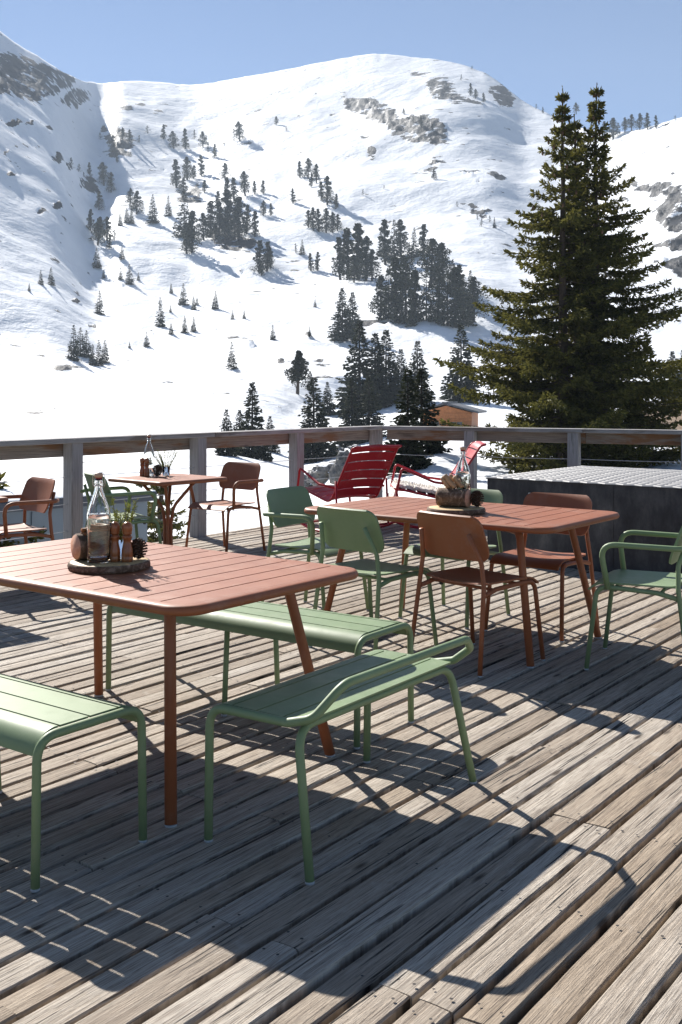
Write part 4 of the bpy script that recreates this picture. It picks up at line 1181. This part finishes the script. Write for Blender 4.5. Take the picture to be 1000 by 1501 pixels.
KN = {'s': ('spruce_tree', 'spruce'), 'p': ('stone_pine', 'stone pine'), 'b': ('mountain_shrub', 'shrub')}
trs = random.Random(99)
def tree(px, py, hpx, kind, label, group=None, big=False, yoff=0, wmul=1.0):
    g = ground(px, py) + V((0, yoff, 0)); h = hpx / F * g.y
    nm, cat = KN[kind]
    rz = trs.uniform(0, 2 * PI); sxy = h * trs.uniform(.92, 1.12) * wmul
    if big:
        t, c = BIG[kind, trs.randrange(3 if kind == 's' else 2)]
        root = empty(nm, tuple(g), rz)
        for n_, me in (('trunk', t), ('crown', c)):
            o = bpy.data.objects.new(n_, me); col.objects.link(o); o.parent = root; o.scale = (sxy, sxy, h)
    else:
        root = bpy.data.objects.new(nm, trs.choice(SMALL[kind])); col.objects.link(root); root.location = g; root.rotation_euler = (0, 0, rz); root.scale = (sxy, sxy, h)
    tag(root, label, 'tree' if kind != 'b' else 'shrub', group); return root
ORD = ['first', 'second', 'third', 'fourth', 'fifth', 'sixth', 'seventh', 'eighth', 'ninth', 'tenth', 'eleventh', 'twelfth', 'thirteenth', 'fourteenth']
CL = [
 ('row high on the rocky rib at upper left', 'p', [(165, 222, 24), (180, 205, 18), (190, 208, 18), (172, 238, 14), (204, 210, 12, 'b'), (216, 196, 12, 'b'), (240, 204, 22)]),
 ('upper line of the snowy spur left of centre', 'p', [(255, 218, 26), (272, 218, 30), (285, 204, 14, 'b'), (298, 216, 24), (314, 231, 20), (305, 222, 14, 'b')]),
 ('dark band crossing the shaded bowl', 'b', [(84, 238, 16), (104, 247, 16), (116, 252, 12), (132, 258, 20, 'p'), (147, 205, 11), (123, 262, 10)]),
 ('clump growing on the grey cliff of the spur', 'p', [(260, 276, 42), (275, 264, 34), (296, 258, 30), (268, 290, 30), (284, 262, 20), (300, 282, 18)]),
 ('left flank of the spur', 'p', [(153, 272, 34), (163, 282, 30), (145, 308, 28), (190, 302, 26), (200, 314, 34), (186, 327, 22, 's'), (193, 328, 24, 's'), (132, 338, 32), (143, 360, 40), (157, 352, 34), (148, 348, 30), (160, 365, 22), (168, 352, 16, 'b')]),
 ('open snow beside the central spur', 's', [(224, 327, 42), (247, 317, 30), (176, 331, 20), (142, 393, 30), (179, 380, 20), (152, 408, 13), (177, 410, 18), (190, 417, 30), (203, 411, 12)]),
 ('tall grove on the boulder at mid slope', 'p', [(270, 348, 68, 's'), (281, 370, 62), (274, 372, 46), (308, 347, 52), (299, 352, 40), (322, 345, 50), (335, 343, 64), (350, 346, 58), (361, 342, 42), (374, 347, 38), (344, 352, 40), (330, 350, 30), (316, 352, 26)]),
 ('upper edge of the mid slope grove', 'p', [(330, 263, 24), (344, 294, 34), (360, 287, 36), (374, 285, 20), (386, 284, 20), (332, 300, 40), (318, 306, 26), (397, 316, 18), (386, 316, 22)]),
 ('rocky gully below the grove', 'p', [(378, 398, 46), (390, 398, 44), (384, 404, 22), (396, 390, 26)]),
 ('shoulder right of the grove', 'p', [(452, 262, 30), (440, 260, 24), (464, 268, 28), (430, 298, 22), (480, 300, 42), (472, 292, 26), (492, 306, 22), (456, 274, 20)]),
 ('even row on the crest in mid picture', 'p', [(452, 334, 26), (460, 338, 34), (468, 340, 34), (478, 341, 36), (488, 341, 30), (495, 338, 24)]),
 ('scatter over the wide left snowfield', 's', [(43, 427, 12), (60, 418, 22), (75, 418, 26), (146, 461, 35), (235, 479, 43), (251, 490, 18), (250, 458, 11), (271, 488, 25), (284, 486, 22), (215, 508, 22), (190, 510, 10), (340, 541, 40), (400, 498, 22), (454, 492, 14)]),
 ('left half of the snowfield in mid slope', 's', [(251, 430, 15), (269, 447, 32), (289, 447, 13), (284, 454, 20), (316, 453, 27), (341, 468, 14), (358, 467, 13), (443, 373, 22), (434, 371, 14, 'b'), (456, 397, 26, 'p'), (465, 397, 28, 'p'), (462, 450, 12)]),
 ('clump on the knoll at left', 's', [(108, 528, 52), (118, 522, 42), (127, 524, 40), (136, 536, 32), (145, 536, 38), (154, 532, 34)]),
 ('dense dark block right of centre', 'p', [(500, 410, 62), (512, 408, 74), (525, 410, 82), (536, 412, 66), (545, 412, 46), (519, 414, 40)]),
 ('front trees of the dark wood on the hump', 'p', [(557, 466, 62), (570, 468, 80, 's'), (582, 470, 92), (595, 472, 96, 's'), (608, 474, 78), (625, 470, 74, 's'), (640, 474, 70), (656, 478, 82, 's'), (668, 480, 88), (680, 476, 74, 's'), (694, 472, 66), (604, 478, 36, 's')]),
 ('back trees of the dark wood', 'p', [(566, 388, 66), (578, 382, 60, 's'), (588, 374, 52), (560, 376, 44, 's'), (590, 430, 56), (607, 378, 44, 's'), (619, 376, 48), (600, 420, 62, 's'), (630, 420, 70), (642, 414, 56, 's'), (652, 418, 62), (664, 432, 52, 's'), (676, 448, 60), (690, 452, 56, 's')]),
 ('pines on the skyline ridge at right', 'p', [(845, 166, 16), (866, 172, 22), (886, 202, 24), (899, 204, 32), (916, 192, 20), (926, 190, 22), (938, 190, 24), (950, 189, 24), (962, 187, 18), (990, 178, 9, 'b'), (786, 160, 8, 'b'), (796, 166, 9)]),
 ('on the summit dome', 'p', [(690, 140, 18), (697, 145, 15), (676, 118, 9, 'b'), (692, 102, 6, 'b'), (709, 150, 14), (618, 186, 17), (606, 178, 10, 'b'), (634, 192, 10), (592, 168, 9)]),
 ('under the dome, on small outcrops', 'b', [(636, 263, 16, 'p'), (532, 286, 9), (563, 277, 6), (670, 303, 8), (706, 332, 12), (725, 334, 16, 's'), (718, 326, 10), (700, 322, 9), (352, 206, 28, 'p'), (343, 206, 18), (405, 183, 13, 'p'), (420, 192, 8)]),
]
for desc, kd, L in CL:
    L = sorted(L, key=lambda t: t[0])
    for i, t in enumerate(L):
        k = t[3] if len(t) > 3 else kd
        hs = [q[2] for q in L]
        size = 'tallest ' if t[2] == max(hs) else 'smallest ' if t[2] == min(hs) else ''
        where = 'leftmost' if i == 0 else 'rightmost' if i == len(L) - 1 else ORD[i] + ' from left'
        tree(t[0], t[1], t[2], k, '%s in the %s, %s' % (KN[k][1], desc, where), 'trees ' + desc.split(',')[0], False, 0, 1.15 if k == 'p' else 1)
# nearer trees that rise behind the railing, with trunk and crown
NEAR = [
 (436, 578, 64, 'p', 'gnarled lone stone pine with bare trunk on open snow above the railing'),
 (455, 574, 30, 's', 'small spruce just right of the gnarled lone stone pine'),
 (370, 672, 112, 's', 'slim tall spruce, highest of the trees behind the left railing'),
 (332, 668, 68, 's', 'young spruce left of the slim tall one behind the left railing'),
 (351, 667, 66, 's', 'thin young spruce hidden beside the slim tall one behind the railing'),
 (396, 662, 52, 's', 'small spruce right of the slim tall one behind the left railing'),
 (460, 676, 122, 's', 'broad spruce behind the third railing post from the left'),
 (480, 608, 48, 's', 'small spruce on the snow right of the broad one by the third post'),
 (502, 496, 74, 's', 'left one of a pair of spruces on the open slope above the railing corner'),
 (517, 494, 66, 's', 'right one of a pair of spruces on the open slope above the railing corner'),
 (527, 604, 134, 's', 'tallest spruce of the stand above the railing corner'),
 (550, 598, 110, 's', 'spruce in the middle of the stand above the railing corner'),
 (566, 592, 108, 's', 'spruce right behind the tallest one of the stand over the corner'),
 (516, 652, 98, 's', 'low leafy spruce in front of the stand, left of the corner post'),
 (541, 645, 94, 's', 'spruce standing directly above the railing corner post'),
 (588, 582, 70, 's', 'short spruce left of the twin topped green one beyond the corner'),
 (612, 592, 92, 's', 'pointed spruce behind the chalet side of the corner'),
 (598, 690, 150, 's', 'pale spruce with loose branches just right of the corner post'),
 (618, 668, 128, 's', 'loose spruce close left of the orange chalet'),
 (676, 588, 112, 's', 'bluish spruce half hidden at the left edge of the big double spruce'),
 (986, 585, 70, 's', 'dark spruce at the right frame edge behind the big spruces'),
 (1004, 590, 84, 's', 'dark spruce cut by the right frame edge'),
]
for px, py, h, k, lb in NEAR: tree(px, py, h, k, lb, 'spruces behind the railing', True, 0, 1.2)

# ---- the large spruces beside the deck
def big_spruce(seed, h, R, lean, top_bare=.0, cones=60):
    rs = random.Random(seed); rn = np.random.RandomState(seed)
    Vt, Ft = [], []; P = []; D = []; S = []
    tr = lambda t: V((lean[0] * t * t + .10 * noise.noise((t * 4, seed, 0)), lean[1] * t * t + .1 * noise.noise((t * 4, seed, 4)), h * t))
    trunk_into(Vt, Ft, [tr(k / 14) for k in range(15)], [.24 * (1 - k / 14) ** .9 + .012 for k in range(15)], 8)
    nwh = int(h / .31); cone = []
    def twigs(p, d, n, s, jit):
        for _ in range(n):
            q = (d + V((rs.uniform(-1, 1), rs.uniform(-1, 1), rs.uniform(-.8, .7))) * jit).normalized()
            P.append(p); D.append(q); S.append(s * rs.uniform(.7, 1.25))
    for w in range(nwh):
        t = .03 + .955 * (w + rs.random() * .7) / nwh
        rad = R * min(1.0, 1.28 * (1 - t) ** .92) * (1 + .16 * noise.noise((t * 6, seed * 1.7, 2)))
        if t > .70: rad = max(rad * (1.0 - 2.3 * (t - .70)), .20 if t < .9 else .26 * (1 - t) / .1 + .03)
        nb = 6 if t < .75 else 5
        for k in range(nb):
            a = 2 * PI * (k + rs.random() * .8) / nb + w * 2.4
            L = rad * rs.uniform(.50, 1.15) * (1 + .38 * noise.noise((math.cos(a) * 1.3, math.sin(a) * 1.3, t * 5 + seed)))
            L = min(L, R * .93)
            if rs.random() < .22: L *= .55
            if t < .8 and noise.noise((a * .9, t * 7, seed * 2.3)) > .40: continue
            d = V((math.cos(a), math.sin(a), 0)); base = tr(t)
            rise = .35 if t > .75 else .08; dr = -.42 * (1 - t) - .05
            bend = rs.uniform(-.14, .14); side = V((-d.y, d.x, 0))
            pt = lambda u: base + d * (L * u) + side * (bend * L * u * u) + V((0, 0, L * (rise * u + dr * u * (1.15 - .75 * u) + .10 * max(0, u - .65))))
            n = max(3, int(L / .13))
            if L > .6: trunk_into(Vt, Ft, [pt(0), pt(.5), pt(.95)], [.03 * (1 - t) + .012, .016, .005], 4)
            for i in range(n):
                u = (i + .6) / n
                if u < .16 and t < .8: continue
                p = pt(u); dd = (pt(min(1, u + .05)) - pt(max(0, u - .05))).normalized()
                for sgn in (-1, 1):
                    SL = .40 * L * (1 - u) ** .7 * rs.uniform(.5, 1.1) + .10
                    SL = min(SL, .85)
                    sd = (dd * .85 + side * sgn * .85 + V((0, 0, -.22 + rs.uniform(-.2, .15)))).normalized()
                    m = max(1, int(SL / .17))
                    for j in range(m):
                        v = (j + .5) / m; pp = p + sd * SL * v + V((0, 0, -.10 * SL * v * v)); twigs(pp, (sd + V((0, 0, .1))).normalized(), 5, .18, 1.0)
                twigs(p, dd, 3 if t < .9 else 1, .18, .8)
            tip = pt(1); twigs(tip, (pt(1) - pt(.9)).normalized() + V((0, 0, .25)), 4 if t < .9 else 2, .20 if t < .9 else .12, .5)
            if t > .62 and rs.random() < .55: cone.append(tip if rs.random() < .6 else pt(.6))
    for k in range(16): twigs(tr(rs.uniform(.94, 1.0)), V((0, 0, 1)), 1, .15, .45)
    P = np.array([tuple(p) for p in P]); D = np.array([tuple(p) for p in D]); S = np.array(S)[:, None]; n = len(P)
    # each shoot: three crossing slim blades
    rnd = rn.normal(size=(n, 3)); s1 = np.cross(D, rnd); s1 /= np.linalg.norm(s1, axis=1, keepdims=True) + 1e-9; s2 = np.cross(D, s1)
    blades = []
    for k in range(2):
        a = PI * k / 2; s = s1 * math.cos(a) + s2 * math.sin(a)
        bsz = S * .135
        blades.append(np.stack([P - s * bsz * .5, P + D * S * .55 - s * bsz, P + D * S, P + D * S * .55 + s * bsz, ], 1))
    # keep both blades of a shoot one island: weld along shared tip vertex
    A, B = blades
    vs = np.concatenate([A, B[:, [0, 1, 3]]], 1).reshape(-1, 3); q = np.arange(n)[:, None] * 7
    f1 = q + np.array([0, 1, 2, 3]); f2 = q + np.array([4, 5, 2, 6])
    fs = np.concatenate([f1, f2], 0)
    me = bpy.data.meshes.new('crown'); me.from_pydata(vs.tolist(), [], fs.tolist()); me.update(); me.materials.append(M['needle'])
    return mesh_from(Vt, Ft, 'trunk', [M['bark']]), me, cone
def put_big(label, px, Y, top_py, base_py, R, seed, lean, group='large spruces beside the deck', name='large_spruce_tree'):
    x = (px - 500) / F * Y; z0 = H + (YH - base_py) / F * Y; z1 = H + (YH - top_py) / F * Y
    t, c, cn = big_spruce(seed, z1 - z0, R, lean)
    root = empty(name, (x, Y, z0)); tag(root, label, 'tree', group)
    for n_, me in (('trunk', t), ('crown', c)):
        o = bpy.data.objects.new(n_, me); col.objects.link(o); o.parent = root
    if cn:
        b = MB(); rs = random.Random(seed)
        for p in cn[:90]:
            b.lathe([(.004, -.16), (.032, -.12), (.040, -.06), (.02, 0)], tuple(p + V((rs.uniform(-.05, .05), rs.uniform(-.05, .05), -.02))), 6)
        o = b.build('cones', M['cone'], root); o['kind'] = 'stuff'
    return root
put_big('large dark spruce with two thin leaders, left half of the double spruce', 826, 35.5, 128, 800, 4.5, 5, (0.0, .1))
put_big('large dark spruce with the highest tip, right half of the double spruce', 870, 36.5, 121, 800, 4.4, 9, (.12, 0))
put_big('side leader spruce squeezed between the two large spruce tops', 848, 36.9, 165, 800, 1.6, 31, (-.1, .2))
put_big('young spruce below the deck behind the bistro table', 236, 41.0, 682, 850, 1.55, 14, (.05, 0))
put_big('thin young spruce below the deck, left of the bistro pedestal', 208, 43.0, 702, 850, .95, 15, (.02, 0))
put_big('spruce branch tips poking in at the left frame edge over the outbuilding', -46, 17.0, 655, 1000, 1.75, 18, (.05, 0))

# ---- loose boulders on the near bank
def boulder(label, px, py, wpx, hpx, seed, Y=None):
    g = ground(px, py)
    if Y: g = V(((px - 500) / F * Y, Y, H + (YH - py) / F * Y))
    w = wpx / F * g.y / 2; h = hpx / F * g.y
    bm = bmesh.new(); bmesh.ops.create_icosphere(bm, subdivisions=4, radius=1)
    for v in bm.verts:
        p = v.co.copy(); k = 1 + .35 * noise.noise(p * 1.3 + V((seed, 0, 0))) + .18 * noise.noise(p * 3.1 + V((0, seed, 0))) + .08 * noise.noise(p * 7 + V((0, 0, seed)))
        k -= .12 * abs(noise.noise(p * 2.2 + V((seed, seed, 0))))
        v.co = V((p.x * k * w, p.y * k * w * .8, p.z * k * h * .62 + h * .30))
    me = bpy.data.meshes.new('boulder'); bm.to_mesh(me); bm.free(); me.materials.append(M['rock'])
    me.polygons.foreach_set('use_smooth', [False] * len(me.polygons))
    o = bpy.data.objects.new('boulder', me); col.objects.link(o); o.location = g; tag(o, label, 'rock', 'boulders on the snow bank')
for a in [('upright grey boulder left of the corner, beside the third railing post', 449, 676, 14, 24, 3), ('dark long rock slab above the red chair on the snow bank', 478, 704, 52, 26, 5), ('brown topped boulder just left of the red chair back', 505, 702, 40, 42, 8), ('low flat rock at the foot of the snow bank near the third post', 452, 716, 34, 22, 12),
          ('small dark rock high on the bank under the railing beam', 492, 668, 26, 16, 15), ('rock half buried behind the red chair back', 545, 690, 46, 24, 21), ('grey boulder at the right frame edge below the brown bank', 984, 655, 30, 16, 25), ('small dark rock on the bank under the beam left of the corner', 520, 660, 18, 9, 31)]:
    boulder(*a)

# ------------------------------------------------------------------ light, air, camera
EL, AZ = math.radians(35.4), math.radians(-30.5)          # sun height; bearing left of the view direction
to_sun = V((math.sin(AZ) * math.cos(EL), math.cos(AZ) * math.cos(EL), math.sin(EL)))
sun = bpy.data.lights.new('sun', 'SUN'); sun.energy = 4.9; sun.angle = math.radians(.53); sun.color = (1, .955, .89)
so = bpy.data.objects.new('sun', sun); col.objects.link(so); so.rotation_euler = to_sun.to_track_quat('Z', 'Y').to_euler(); so.location = (-60, 60, 70)
w = bpy.data.worlds.new('World'); sc.world = w; w.use_nodes = True
nt = w.node_tree; bg = nt.nodes['Background']; sky = nt.nodes.new('ShaderNodeTexSky'); sky.sky_type = 'NISHITA'
sky.sun_disc = False; sky.sun_elevation = EL; sky.sun_rotation = AZ; sky.altitude = 3000; sky.air_density = .85; sky.dust_density = .1; sky.ozone_density = 1.5
nt.links.new(sky.outputs[0], bg.inputs[0]); bg.inputs[1].default_value = .060

hz = bpy.data.materials.new('thin_mountain_haze'); hz.use_nodes = True; nt = hz.node_tree
nt.nodes.remove(nt.nodes['Principled BSDF']); pv = nt.nodes.new('ShaderNodeVolumePrincipled')
pv.inputs['Color'].default_value = (.74, .86, 1, 1); pv.inputs['Density'].default_value = .00022; pv.inputs['Anisotropy'].default_value = .0
nt.links.new(pv.outputs[0], nt.nodes['Material Output'].inputs['Volume'])
x0, x1 = TERR['x'][0] - 20, TERR['x'][1] + 20; y0, y1 = -12, TERR['ymax'] + 20; z0, z1 = TERR['zmin'] - 1, TERR['zmax'] + 8
b = MB(); b.box(((x0 + x1) / 2, (y0 + y1) / 2, (z0 + z1) / 2), (x1 - x0, y1 - y0, z1 - z0), 0, 0)
tag(b.build('haze', hz), kind='stuff')

cam = bpy.data.cameras.new('camera'); co = bpy.data.objects.new('camera', cam); col.objects.link(co); sc.camera = co
co.location = (0, 0, H); co.rotation_euler = (PI / 2, 0, 0); cam.sensor_fit = 'VERTICAL'; cam.sensor_height = 36; cam.lens = 36 * F / 1501
cam.shift_y = -(750.5 - YH) / 1501; cam.clip_start = .05; cam.clip_end = 6000
sc.view_settings.view_transform = 'Standard'; sc.view_settings.look = 'None'; sc.view_settings.exposure = EXPOSURE; sc.view_settings.gamma = 1
sc.cycles.use_denoising = True; sc.cycles.max_bounces = 10; sc.cycles.transparent_max_bounces = 8; sc.cycles.volume_bounces = 0
sc.cycles.sample_clamp_indirect = 6; sc.cycles.caustics_refractive = False; sc.cycles.caustics_reflective = False
